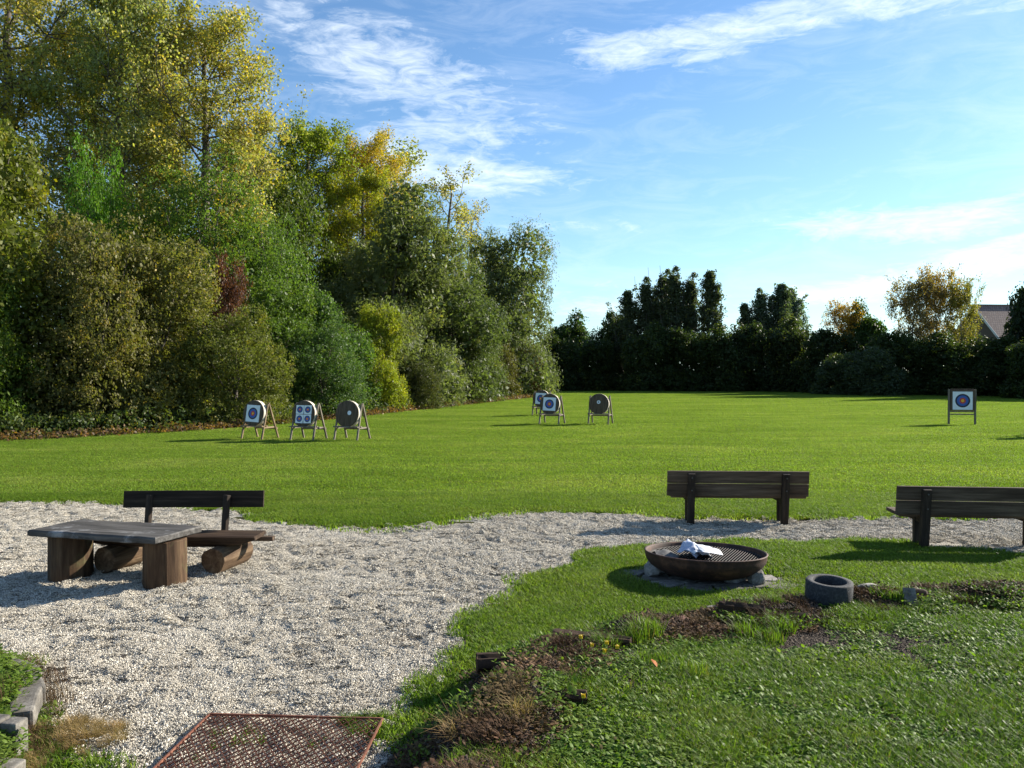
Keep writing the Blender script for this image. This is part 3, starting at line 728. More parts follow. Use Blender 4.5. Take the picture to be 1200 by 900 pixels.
M_CONC = mat_stone('weathered concrete', (.05, .043, .035), (.125, .112, .095), (.25, .23, .20), sc_=9)
M_DCONC = mat_stone('dark coarse concrete', (.010, .010, .012), (.026, .026, .029), (.08, .08, .08), sc_=40)
M_BRICK = mat_stone('red brown brick', (.08, .035, .022), (.17, .075, .048), (.27, .14, .10), sc_=22)
rock('stone', 'squared grey stone propping the right front of the fire bowl', 'stone', (2.62, 8.50, .085), (.17, .2, .20), M_STONE, 5, .3)
rock('stone', 'dark rounded stone propping the left of the fire bowl', 'stone', (1.58, 8.80, .08), (.18, .2, .19), M_STONE, 6, 1.0)
rock('stone', 'stone under the far side of the fire bowl', 'stone', (2.2, 9.35, .07), (.2, .2, .17), M_STONE, 7, 1.4)
rock('stone', 'flat brown stone under the front rim of the fire bowl', 'stone', (2.42, 8.56, .05), (.26, .14, .10), M_STONE, 9, .2)
# crazy paving under the bowl
def slab_poly(name, pts, z0, h, mat, label=None, cat=None, parent=None, group=None):
    bm = bmesh.new(); cx = sum(p[0] for p in pts) / len(pts); cy = sum(p[1] for p in pts) / len(pts)
    vs = [bm.verts.new((p[0] - cx, p[1] - cy, 0)) for p in pts]; f = bm.faces.new(vs)
    ex = bmesh.ops.extrude_face_region(bm, geom=[f]); bmesh.ops.translate(bm, vec=(0, 0, h), verts=[v for v in ex['geom'] if isinstance(v, bmesh.types.BMVert)])
    bmesh.ops.recalc_face_normals(bm, faces=bm.faces)
    bmesh.ops.bevel(bm, geom=list(bm.edges), offset=min(.008, h * .3), segments=1, affect='EDGES')
    r = random.Random(hash(name) % 99 + int(cx * 100))
    return tag(link(name, mesh_bm(name, bm), mat, parent, (cx, cy, z0)), label, cat, group)
hearth = thing('paving', 'broken grey stone paving on the ground under the fire bowl', 'paving', (BX, BY - .1, gz(BX, BY)))
rr = random.Random(4); ncell = 0
for ring, (r0, r1, n_) in enumerate(((.08, .42, 6), (.44, .74, 10), (.76, 1.02, 13))):
    for i in range(n_):
        a0 = 2 * math.pi * i / n_ + ring * .3; a1 = a0 + 2 * math.pi / n_ - .045 / max(r1, .3)
        if ring == 2 and rr.random() < .35: continue
        j = lambda: rr.uniform(-.03, .03)
        pts = [((r0 + j()) * math.cos(a0), .68 * (r0 + j()) * math.sin(a0)), ((r1 + j()) * math.cos(a0 + .02), .68 * (r1 + j()) * math.sin(a0 + .02)),
               ((r1 + j()) * math.cos((a0 + a1) / 2), .68 * (r1 + j()) * math.sin((a0 + a1) / 2)), ((r1 + j()) * math.cos(a1), .68 * (r1 + j()) * math.sin(a1)), ((r0 + j()) * math.cos(a1), .68 * (r0 + j()) * math.sin(a1))]
        slab_poly('paving_stone', pts, -.01, .022 + rr.random() * .014, M_CONC if rr.random() < .7 else M_STONE, parent=hearth)

# paper sheets left on the grill
m, nt, b = mat_new('white paper'); g = nnoise(nt, texco(nt), 30, 3, .5)
nt.links.new(ramp(nt, g, [(.4, (.42, .44, .48)), (.55, (.62, .64, .68))]), b.inputs['Base Color']); b.inputs['Roughness'].default_value = .55; M_PAPER = m
m, nt, b = mat_new('printed paper'); g = nnoise(nt, texco(nt), 60, 2, .5, 0, (1, 6, 1))
nt.links.new(ramp(nt, g, [(.45, (.20, .25, .42)), (.52, (.45, .48, .56)), (.7, (.62, .64, .67))]), b.inputs['Base Color']); b.inputs['Roughness'].default_value = .6; M_PRINT = m
def paper(label, loc, size, amp, seed, mat, rot):
    n = 16; u = np.linspace(-.5, .5, n); X, Y = np.meshgrid(u * size[0], u * size[1])
    Z = amp * vnoise(X, Y, 7, seed, 3) + amp * .8 * np.abs(vnoise(X, Y, 4, seed + 5, 1)) - .12 * (X / size[0]) ** 2 * size[0]
    X = X + .02 * vnoise(X, Y, 6, seed + 3, 2)
    i = np.arange(n * n).reshape(n, n); F = np.stack([i[:-1, :-1], i[:-1, 1:], i[1:, 1:], i[1:, :-1]], -1).reshape(-1, 4)
    o = link('paper', mesh_np('paper', np.stack([X, Y, Z], -1).reshape(-1, 3), F), mat, None, loc, rot)
    md = o.modifiers.new('thickness', 'SOLIDIFY'); md.thickness = .0015
    return tag(o, label, 'paper', 'papers left on the fire bowl')
paper('crumpled white paper lying lowest on the fire bowl grill', (2.08, 8.84, .245), (.38, .30), .10, 2, M_PAPER, (.1, .12, .5))
paper('white paper sheet folded to a ridge on the left of the pile', (2.00, 8.82, .30), (.28, .22), .08, 7, M_PRINT, (.35, -.35, .9))
paper('smooth bright sheet on top of the papers, pointing right', (2.17, 8.72, .315), (.27, .18), .035, 13, M_PAPER, (.25, .2, .35))

# concrete ring
KX, KY = 3.03, 7.56
ring = link('concrete_ring', None); bpy.data.objects.remove(ring)
prof = [(.160, 0), (.222, 0), (.226, .02), (.226, .185), (.218, .196), (.168, .196), (.158, .185), (.158, .0)]
V, F = lathe(prof, 40); V[:, :2] *= .95; V[:, 0] += .004 * vnoise(V[:, 0], V[:, 2], 30, 3); V[:, 1] += .003 * vnoise(V[:, 1], V[:, 2], 30, 4)
o = link('concrete_ring', mesh_np('concrete_ring', V, F, False), M_DCONC, None, (KX, KY, gz(KX, KY) - .055), (R(3), R(1), 0))
tag(o, 'short dark concrete ring standing open on the grass near the bank', 'concrete ring')

# ------------------------------------------------------------------ things along the brow of the bank
def timber(label, x, y, L, W, H, rz, dz, seed, mat=M_ROT, tilt=0, name='timber', cat='timber', group='rotten timbers edging the bank'):
    bm = stump(W / 2, H / 2, L, seed, .12, n=16, rings=14, bark=.09); rot_bm(bm, R(90), 'Y'); move_bm(bm, (-L / 2, 0, 0))
    o = link(name, mesh_bm(name, bm), mat, None, (x, y, gz(x, y) + dz - .22 * H), (0, tilt, rz)); return tag(o, label, cat, group)
timber('dark rotten timber edging the bank at the foot of the steps', .02, 5.63, .55, .14, .15, R(8), .03, 1)
timber('rotten timber lying in dead plants halfway down the bank edge', .30, 6.32, .60, .13, .13, R(30), .02, 2)
timber('long brown timber half buried behind the dry stems', .62, 6.15, .62, .10, .10, R(-18), .04, 3)
timber('reddish timber on the brow of the bank left of the fire bowl', .98, 6.92, .45, .12, .10, R(22), .02, 4)
timber('dark timber stub on the brow of the bank below the fire bowl', 2.05, 7.05, .40, .13, .12, R(-20), .05, 5)
timber('pale brown timber lying in the weeds in front of the concrete ring', 2.35, 6.95, .55, .09, .07, R(8), .02, 6, M_LOGX)
timber('lowest rotten step timber at the bottom edge of the picture', .12, 4.95, .70, .12, .12, R(-4), .02, 7)
timber('red brown timber beside the white stone right of the concrete ring', 4.28, 7.97, .36, .10, .09, R(6), .02, 8, M_BRICK)
timber('red brown timber near the right edge of the picture', 5.25, 8.22, .42, .12, .11, R(12), .03, 9, M_BRICK)
rock('stone', 'white stone lying just right of the concrete ring', 'stone', (3.52, 7.75, .0), (.24, .1, .07), M_PALE, 15, .1)
rock('brick', 'broken red brick between the white stones on the bank', 'brick', (3.75, 7.78, .0), (.22, .12, .08), M_BRICK, 16, .2)
rock('stone', 'long white stone on the brow left of the red brown timber', 'stone', (4.05, 8.0, .0), (.28, .1, .07), M_PALE, 17, .15)
rock('stone', 'pale flat stone in the weeds left of the concrete ring', 'stone', (2.0, 7.38, .03), (.34, .16, .06), M_CONC, 18, .1)
rock('stone', 'small pale stone among grass left of the concrete ring', 'stone', (2.5, 7.62, .03), (.22, .12, .06), M_CONC, 19, .4)
rock('brick', 'brown brick fragment in dead plants left of the bank brow', 'brick', (1.5, 6.95, .02), (.2, .12, .08), M_BRICK, 20, .7)
rock('earth_clod', 'dark clod of earth on the brow at the right edge', 'earth', (4.85, 8.1, .03), (.34, .22, .14), M_ROT, 22, .2)
rock('earth_clod', 'dark clod of earth under the grey plate', 'earth', (3.85, 7.55, .03), (.3, .16, .10), M_ROT, 23, .2)
o = link('stone_plate', mesh_bm('stone_plate', bevbox(.11, .02, .19, .003)), M_CONC, None, (3.72, 7.35, gz(3.72, 7.35) + .02), (R(-38), 0, R(-14)))
tag(o, 'small grey rectangular plate leaning tilted in the weeds', 'plate')

# fallen leaf, dandelion flowers
m, nt, b = mat_new('orange leaf'); b.inputs['Base Color'].default_value = (.42, .14, .03, 1); b.inputs['Roughness'].default_value = .6
lf = rosette(1, .001, .13, .14, .18, 3, .2); lf.materials.append(m)
o = link('fallen_leaf', lf, None, None, (.98, 5.55, gz(.98, 5.55) + .07), (0, 0, 1.2)); tag(o, 'orange dry leaf lying on the green weeds', 'leaf')
m, nt, b = mat_new('yellow petals'); b.inputs['Base Color'].default_value = (.75, .55, .02, 1); M_YEL = m
m, nt, b = mat_new('flower stalk'); b.inputs['Base Color'].default_value = (.08, .13, .02, 1); M_STALK = m
fl = [(.50, 5.72, 'upper left'), (.56, 5.60, 'lower left'), (.68, 5.66, 'upper right'), (.64, 5.48, 'lowest of the cluster'), (.42, 4.70, 'alone at the bottom edge'), (.75, 5.58, 'rightmost')]
first = None
for x, y, w in fl:
    lab = {'upper left': 'yellow dandelion flower, upper left of the little cluster', 'lower left': 'yellow dandelion flower, lower left of the little cluster', 'upper right': 'yellow dandelion flower at the top right of the cluster',
           'lowest of the cluster': 'yellow dandelion flower standing lowest in the cluster', 'alone at the bottom edge': 'single yellow flower alone near the bottom edge of the picture', 'rightmost': 'yellow dandelion flower at the right end of the cluster'}[w]
    if first is None:
        t = first = thing('flower', lab, 'flower', (x, y, gz(x, y)), 0, 'yellow dandelion flowers on the bank')
        V, F = tubes([([(0, 0, 0), (.01, 0, .07), (0, .01, .15)], [.0025, .002, .002])], 4); link('stem', mesh_np('stem', V, F), M_STALK, t)
        pt = blades(40, .012, .012, .02, .006, .8, 50); link('flower_head', pt, M_YEL, t, (0, .01, .148))
    else:
        t = copy_tree(first); t['label'] = lab; t.location = (x, y, gz(x, y)); t.rotation_euler = (0, 0, x * 9)

# ------------------------------------------------------------------ stone edging of the corner bed
edge_pts = [(-3.92, 5.98), (-3.52, 5.72), (-3.26, 5.34), (-3.10, 4.94)]
labs = ['grey concrete edging slab at the left edge of the picture', 'grey edging slab in the bend of the corner bed', 'grey edging slab nearest the rusty grate']
for i in range(3):
    (x0, y0), (x1, y1) = edge_pts[i], edge_pts[i + 1]
    a = math.atan2(y1 - y0, x1 - x0); L = math.hypot(x1 - x0, y1 - y0)
    o = link('edging_stone', mesh_bm('edging_stone', bevbox(L - .015, .16, .15, .02, 4, .006, i)), M_CONC, None, ((x0 + x1) / 2, (y0 + y1) / 2, -.01 + .01 * i), (0, R(1.5 * (i - 1)), a))
    tag(o, labs[i], 'edging stone', 'concrete slabs edging the corner bed')
for i in range(5):
    x = -3.38 + .115 * i; y = 4.70 - .02 * i
    o = link('palisade_stone', mesh_bm('palisade_stone', bevbox(.105, .10, .30, .012)), M_CONC, None, (x, y, -.05 + .008 * (i % 2)), (0, 0, R(-8)))
    tag(o, ['upright pale palisade stone at the left edge of the picture', 'second upright palisade stone from the left edge', 'third upright palisade stone, in the middle of the row', 'fourth upright palisade stone, next to last before the grass', 'rightmost upright palisade stone, nearest the dry grass'][i], 'palisade', 'upright palisade stones of the corner bed')
o = link('edging_stone', mesh_bm('edging_stone', bevbox(.55, .22, .20, .012)), M_CONC, None, (-2.98, 4.28, -.04), (0, R(2), R(-6))); tag(o, 'grey slab in the bottom left corner of the picture', 'edging stone', 'concrete slabs edging the corner bed')

# ------------------------------------------------------------------ rusty grate
GX0, GX1, GY0, GY1 = -2.03, -.88, 3.7, 5.14
grate = thing('rusty_grate', 'rusty steel mesh grate laid flat on the gravel path', 'grate', ((GX0 + GX1) / 2, (GY0 + GY1) / 2, .012), R(-3.5))
hw, hd = (GX1 - GX0) / 2, (GY1 - GY0) / 2
lines = []
pit, ph_ = .052, .038
ny = int(2 * hd / ph_)
for j in range(ny):
    y0 = -hd + .02 + j * ph_
    n_ = int(2 * hw / (pit / 2))
    pts = []
    for i in range(n_ + 1):
        x = -hw + i * pit / 2; up = (i + j) % 2
        pts.append((x, y0 + (ph_ * .46 if up else -ph_ * .04 + .0), .030 + (.006 if up else -.006)))
    lines.append((pts, [.0052] * len(pts)))
V, F = tubes(lines, 4)
o = link('grating', mesh_np('grating', V, F), M_RUST, grate); tag(o, kind='stuff')
for p_, q_ in (((-hw, -hd, .03), (-hw, hd, .03)), ((hw, -hd, .03), (hw, hd, .03)), ((-hw, hd, .03), (hw, hd, .03)), ((-hw, -hd, .03), (hw, -hd, .03))):
    link('frame_bar', mesh_bm('frame_bar', bar_bm(p_, q_, .012, .016)), M_RUST, grate)
put('grate_weeds', blades(40, .05, .02, .07, .005, .7, 60), 400, lambda x, y: (x > -2) & (x < -.95) & (y > 4.2) & (y < 5.0), .6, 1.1, 'little green shoots growing through the grate', 'weeds', box=(-2, -.9, 4.2, 5.0), lim=12)
for me_ in bpy.data.meshes:
    if me_.name.startswith('grass_patch') and not me_.materials: me_.materials.append(M_ROUGH)
put('grate_edge_grass', tall[1], 300, lambda x, y: y > 0, .25, .45, 'brown and green tufts at the far right corner of the grate', 'weeds', box=(-1.12, -.80, 4.98, 5.22), lim=9)

# ------------------------------------------------------------------ archery targets
def mat_butt(name, a, b2):
    m, nt, b = mat_new(name); v = texco(nt)
    g = nnoise(nt, v, 1, 6, .6, .2, (26, 2, 2.2)); 
    nt.links.new(ramp(nt, g, [(.35, a), (.65, b2)]), b.inputs['Base Color']); b.inputs['Roughness'].default_value = .95; nbump(nt, b, g, .6, .01); return m
M_BUTT = mat_butt('dark worn target butt', (.048, .032, .020), (.125, .088, .056))
m, nt, b = mat_new('pale wound straw rim')
w = nt.nodes.new('ShaderNodeTexWave'); w.inputs['Scale'].default_value = 14; w.inputs['Distortion'].default_value = 1.5; w.bands_direction = 'Y'; nt.links.new(texco(nt), w.inputs['Vector'])
nt.links.new(ramp(nt, w.outputs['Fac'], [(.2, (.42, .36, .27)), (.7, (.66, .60, .50))]), b.inputs['Base Color']); b.inputs['Roughness'].default_value = .85; M_RIM = m
def flat(name, c, r=.6):
    m, nt, b = mat_new(name); g = nnoise(nt, texco(nt), 9, 5, .6)
    nt.links.new(nmix(nt, .25, c, ramp(nt, g, [(.3, (.6, .6, .6)), (.7, (1.2, 1.2, 1.2))]), 'MULTIPLY'), b.inputs['Base Color']); b.inputs['Roughness'].default_value = r; return m
M_TW, M_TK, M_TB, M_TR, M_TY = flat('target paper white', (.72, .76, .80)), flat('target black', (.012, .014, .03)), flat('target blue', (.035, .10, .36)), flat('target red', (.50, .035, .03)), flat('target gold', (.80, .42, .03))
def disc_bm(r0, r1, y, n=40):
    """flat ring of small thickness facing -y"""
    bm = bmesh.new(); t = .0022; A = []
    for i in range(n):
        a = 2 * math.pi * i / n; c, s = math.cos(a), math.sin(a)
        A.append([bm.verts.new((r * c, yy, r * s)) for r, yy in ((r1, y + t), (r1, y), (max(r0, .0005), y))])
    for i in range(n):
        p, q = A[i], A[(i + 1) % n]
        bm.faces.new((p[0], p[1], q[1], q[0])); bm.faces.new((p[1], p[2], q[2], q[1]))
    bmesh.ops.recalc_face_normals(bm, faces=bm.faces)
    return bm
def target_face(parent, x, z, size, r, y, rot=0, tilt=0):
    """square paper face (part) with its printed rings (sub-parts)"""
    f = link('target_face', mesh_bm('target_face', rot_bm(move_bm(bevbox(size, .003, size, 0, 0), (0, 0, -size / 2)), rot, 'Y')), M_TW, parent, (x, y, z), (tilt, 0, 0))
    for nm, r0, r1, mt in (('black_ring', .78 * r, r, M_TK), ('blue_ring', .42 * r, .78 * r, M_TB), ('red_ring', .22 * r, .42 * r, M_TR), ('gold_centre', 0, .22 * r, M_TY)):
        link(nm, mesh_bm(nm, disc_bm(r0, r1, -.0045)), mt, f)
    return f
TG = 'round archery butts on wooden stands'
def round_target(label, loc, yaw, face, wood=M_GREYWOOD, Rr=.435):
    t = thing('archery_target', label, 'archery target', loc, yaw, TG)
    cz_ = .885; lean = R(8)
    h = .20
    prof = [(.0005, 0), (Rr - .03, 0), (Rr - .005, .012), (Rr, .03)]
    n = 48
    def lay(prof):
        V, F = lathe(prof, n); V = V[:, [0, 2, 1]]      # axis along +y
        return V, F[:, ::-1]
    hub = link('butt', mesh_np('butt', *lay(prof), True), M_BUTT, t, (0, -.13, cz_), (-lean, 0, 0))
    link('rim_band', mesh_np('rim_band', *lay([(Rr, .03), (Rr + .004, .05), (Rr + .004, h - .03), (Rr, h - .01)]), True), M_RIM, hub)
    link('butt_back', mesh_np('butt_back', *lay([(Rr, h - .01), (Rr - .02, h), (.0005, h)]), True), M_BUTT, hub)
    if face == 'big': target_face(hub, -.0, -.01, .56, .195, -.006, R(2))
    elif face == 'four':
        for i, (dx, dz) in enumerate(((-.15, .15), (.15, .15), (-.15, -.15), (.15, -.15))): target_face(hub, dx + .03, dz - .02, .285, .105, -.006, R((1, -1, 2, -2)[i]))
    elif face == 'patch':
        link('centre_patch', mesh_bm('centre_patch', disc_bm(0, .07, -.004)), M_TW, hub, (.10, 0, .03))
    elif face == 'dot':
        link('centre_patch', mesh_bm('centre_patch', disc_bm(0, .075, -.004)), M_TW, hub, (.0, 0, .07)); link('centre_hole', mesh_bm('centre_hole', disc_bm(0, .03, -.008)), M_TK, hub, (.0, 0, .07))
    for sx in (-.42, .42):
        link('front_leg', mesh_bm('front_leg', bar_bm((sx * 1.02, -.22, -.02), (sx, .10, 1.18), .06, .045)), wood, t)
        link('rear_leg', mesh_bm('rear_leg', bar_bm((sx * 1.06, .60, -.02), (sx * .99, .15, 1.22), .06, .045)), wood, t)
        link('side_rail', mesh_bm('side_rail', bevbox(.04, .62, .05, .004)), wood, t, (sx * 1.0, .16, .385))
    link('shelf_board', mesh_bm('shelf_board', bevbox(.92, .09, .035, .004)), wood, t, (0, -.19, .44))
    link('shelf_board', mesh_bm('shelf_board', bevbox(.92, .09, .035, .004)), wood, t, (0, .02, .44))
    link('rear_rail', mesh_bm('rear_rail', bevbox(.94, .04, .06, .004)), wood, t, (0, .50, .33))
    return t
def tz(x, y): return float(base_z(np.array([x]), np.array([y]))[0])
def T(lab, x, y, yaw, face, wood=M_GREYWOOD): round_target(lab, (x, y, tz(x, y)), R(-yaw), face, wood)
T('leftmost round butt carrying one large white target face on a pale wooden stand', -8.53, 26.4, 24, 'big', M_PALEWOOD)
T('round butt with four small white target faces, in the left group of three', -6.78, 26.0, 19, 'four')
T('bare brown round butt with a white patch, rightmost of the left group of three', -5.33, 25.9, 20, 'patch')
T('farthest round butt, its white face half hidden behind another target', 1.50, 40.2, 20, 'big')
T('round butt with one large white face at mid field, in front of another', 1.63, 33.6, 22, 'big')
T('bare dark round butt with a small white centre in the middle of the field', 3.70, 33.6, 20, 'dot')
T('round butt standing just beyond the right edge, its shadow reaching into the picture', 18.35, 27.2, 10, 'big')
st = thing('square_target', 'square archery target with a white face between two dark posts at the right', 'archery target', (18.95, 33.4, tz(18.95, 33.4)), R(-14))
for sx in (-.50, .50):
    link('post', mesh_bm('post', bar_bm((sx, 0, -.03), (sx, 0, 1.50), .075, .075)), M_GREYWOOD, st)
link('butt', mesh_bm('butt', bevbox(.90, .16, .88, .01)), M_BUTT, st, (0, .0, .60))
target_face(st, -.0, 1.03, .76, .285, -.088)
for z in (.54, .43): link('cross_rail', mesh_bm('cross_rail', bevbox(.91, .05, .05, .004)), M_GREYWOOD, st, (0, -.02, z))
link('top_rail', mesh_bm('top_rail', bevbox(.91, .06, .04, .004)), M_POST, st, (0, 0, 1.485))

# ------------------------------------------------------------------ trees
def leaf_arrays(C, n_per, sig, size, asp, r, flat_=.8, droop=0, shell=True, warm_p=.1):
    """leaf rhombi around clump centres C"""
    n = len(C) * n_per
    ctr = np.repeat(C, n_per, 0); sg = np.repeat(sig, n_per) if np.ndim(sig) else np.full(n, sig)
    d = r.normal(size=(n, 3)); d /= np.linalg.norm(d, axis=1)[:, None]
    rad = (r.random(n) ** .45) if shell else r.random(n)
    P = ctr + d * (rad * sg)[:, None] * np.array([1, 1, flat_])
    if droop: P[:, 2] -= droop * r.random(n)
    nrm = d * .6 + r.normal(size=(n, 3)) * .6; nrm[:, 2] += .35; nrm /= np.linalg.norm(nrm, axis=1)[:, None]
    u = np.cross(nrm, r.normal(size=(n, 3)))
    if droop: u[:, 2] -= 1.2; u -= (u * nrm).sum(1)[:, None] * nrm
    u /= np.linalg.norm(u, axis=1)[:, None] + 1e-9; v = np.cross(nrm, u)
    s = size * (.6 + .8 * r.random(n)); a = s[:, None] * .5; b_ = a * asp
    V = np.stack([P - a * u, P - .1 * a * u + b_ * v, P + a * u, P - .1 * a * u - b_ * v], 1)
    ct = np.repeat(r.random(len(C)), n_per)
    tint = np.clip(.5 * ct + .5 * r.random(n), 0, 1); warm = np.clip((np.repeat(r.random(len(C)), n_per) < warm_p) * r.random(n) + (r.random(n) < warm_p * .5) * .7, 0, 1)
    return V, tint, warm
def crown_from(parts, name):
    V = np.concatenate([p[0] for p in parts]); t = np.concatenate([p[1] for p in parts]); w = np.concatenate([p[2] for p in parts])
    n = len(V); me = mesh_np(name, V.reshape(-1, 3), np.arange(n * 4).reshape(n, 4), False, {'tint': ('FACE', t), 'warm': ('FACE', w)})
    me.materials.append(M_LEAF); return me
def lobe_points(lobes, n, r, lo=.75, hi=1.05, zmin=.1):
    """points near the outer surface of a union of ellipsoids"""
    w = np.array([l[3] * l[4] + l[3] * l[5] for l in lobes]); w = w / w.sum(); k = r.choice(len(lobes), n * 3, p=w)
    Lb = np.array(lobes)[k]; d = r.normal(size=(n * 3, 3)); d /= np.linalg.norm(d, axis=1)[:, None]
    P = Lb[:, :3] + d * Lb[:, 3:6] * (lo + (hi - lo) * r.random((n * 3, 1)))
    deep = np.zeros(len(P), bool)
    for l in lobes:
        q = ((P - np.array(l[:3])) / np.array(l[3:6])); deep |= (q ** 2).sum(1) < (lo * .86) ** 2
    P = P[(~deep) & (P[:, 2] > zmin)]
    return P[:n]
def dense_proto(name, H, W, seed, nl=9, clumps=1200, per=42, leaf=.12, asp=.6, sig=.36, droop=0, top=.55, warm=.1, bottom=.12, spread=.55):
    r = np.random.default_rng(seed)
    lobes = [(0, 0, H * .42, W * .56, W * .56, H * .40)]
    for i in range(nl):
        a = 6.283 * i / nl + r.uniform(-.4, .4); z = H * r.uniform(.18, .82); q = W * spread * r.uniform(.8, 1.25) * (1 - abs(z / H - .4) * .6)
        rr_ = W * r.uniform(.22, .48)
        lobes.append((q * math.cos(a), q * math.sin(a), z, rr_, rr_, rr_ * r.uniform(.9, 1.3)))
    for i in range(4):
        a = r.uniform(0, 6.28); rr_ = W * r.uniform(.2, .36)
        lobes.append((W * .3 * math.cos(a), W * .3 * math.sin(a), H * r.uniform(.70, .92) - .2 * rr_, rr_, rr_, rr_ * 1.3))
    for i in range(7):
        a = 6.283 * i / 7 + r.uniform(-.3, .3); rr_ = W * r.uniform(.3, .4)
        lobes.append((W * .62 * math.cos(a), W * .62 * math.sin(a), H * bottom, rr_, rr_, H * .2))
    C = lobe_points(lobes, clumps, r)
    for hc in C[r.choice(len(C), 22)]:
        rad = r.uniform(.35, .8) * W / 3.6; C = C[np.linalg.norm((C - hc) * np.array([1, 1, .7]), axis=1) > rad]
    sg = sig * (.5 + .9 * r.random(len(C)))
    parts = [leaf_arrays(C, per, sg, leaf, asp, r, .8, droop, warm_p=warm)]
    Ci = lobe_points(lobes, int(clumps * .55), r, .5, .8)
    parts.append(leaf_arrays(Ci, 16, .7, leaf * 1.5, .7, r, .9, 0, warm_p=0))
    # ragged outliers that break the outline
    Co = lobe_points(lobes, int(clumps * .3), r, 1.0, 1.17)
    parts.append(leaf_arrays(Co, 14, sig * .7, leaf * .95, asp, r, 1.3, droop, warm_p=warm))
    crown = crown_from(parts, name + '_crown')
    lines = [([(0, 0, -.3), (.1, .05, H * .3), (0, .1, H * .75)], [.05 * W, .04 * W, .015 * W])]
    for l in lobes[1:]:
        z0 = min(l[2] * .4, H * .4); lines.append(([(0, 0, z0), (l[0] * .5, l[1] * .5, (z0 + l[2]) * .5), (l[0], l[1], l[2] + l[5] * .4)], [.02 * W, .013 * W, .004 * W]))
    V, F = tubes(lines, 6); trunk = mesh_np(name + '_trunk', V, F, True); trunk.materials.append(M_BARK)
    return crown, trunk, H
def open_proto(name, H, W, seed, n1=26, base=.18, up=.8, leaf=.2, asp=.75, per=16, sig=.5, prof=lambda t: 1, warm=.3, n2=7, gap=0, wander=.12):
    """tree with a visible skeleton: trunk, limbs, boughs, twigs, with leaf sprays at the twigs"""
    r = np.random.default_rng(seed); lines = []; tips = []
    tr = [np.array([0, 0, -.3])]
    for i in range(10): tr.append(tr[-1] + np.array([r.normal() * wander, r.normal() * wander, H * .098]))
    tr = np.array(tr); lines.append((tr, np.linspace(.024 * H, .004 * H, 11)))
    def at(t): f = t * 10; i = min(int(f), 9); return tr[i] + (tr[i + 1] - tr[i]) * (f - i)
    for i in range(n1):
        t = base + (1 - base) * ((i + .5) / n1) ** .9; p = at(min(t, .99)); a = i * 2.4 + r.uniform(-.5, .5)
        Lr = W * prof(t) * r.uniform(.75, 1.12); inc = up * r.uniform(.75, 1.25)
        P = [p]; d = np.array([math.cos(a), math.sin(a), inc * .5]); 
        for s in range(6):
            d = d + np.array([r.normal() * .12, r.normal() * .12, .13 * inc]); d /= np.linalg.norm(d[:2]) + .35; P.append(P[-1] + d * Lr / 6)
        P = np.array(P); r0 = .0065 * H * (1 - .7 * t); lines.append((P, np.linspace(r0, r0 * .25, 7)))
        for s in range(n2):
            k = r.uniform(.25, 1.0) * 6; i0 = min(int(k), 5); q = P[i0] + (P[i0 + 1] - P[i0]) * (k - i0)
            a2 = a + r.choice([-1, 1]) * r.uniform(.4, 1.2); l2 = Lr * r.uniform(.18, .42); d2 = np.array([math.cos(a2), math.sin(a2), inc * r.uniform(.3, 1.1)])
            Q = [q]
            for u in range(3): d2 = d2 + r.normal(size=3) * .18; Q.append(Q[-1] + d2 / np.linalg.norm(d2) * l2 / 3)
            Q = np.array(Q); lines.append((Q, np.linspace(r0 * .4, r0 * .12, 4)))
            for u in (1, 2, 3):
                if r.random() > gap: tips.append(Q[u] + r.normal(size=3) * .12)
            for u in range(2):
                e = Q[r.integers(1, 4)]; w_ = e + r.normal(size=3) * np.array([.5, .5, .4]) * l2 * .8; w_[2] += .2 * l2
                lines.append((np.array([e, (e + w_) / 2 + r.normal(size=3) * .05, w_]), [r0 * .16, r0 * .1, r0 * .05]))
                if r.random() > gap: tips.append(w_); tips.append((w_ + e) / 2)
    for u in range(8): tips.append(tr[-1] + r.normal(size=3) * np.array([.18, .18, .5]))
    C = np.array(tips); sg = sig * (.5 + .9 * r.random(len(C)))
    crown = crown_from([leaf_arrays(C, per, sg, leaf, asp, r, 1.0, warm_p=warm)], name + '_crown')
    V, F = tubes(lines, 5); trunk = mesh_np(name + '_trunk', V, F, True); trunk.materials.append(M_BARK)
    return crown, trunk, H
bell = lambda t: .35 + .75 * math.sin(math.pi * min(max((t - .05) * .98, 0), 1)) 
cone = lambda t: 1.25 * (1 - t) ** .85 + .04
spire = lambda t: min(1, 1.5 * (1 - t)) ** 1.0 * .9 + .05
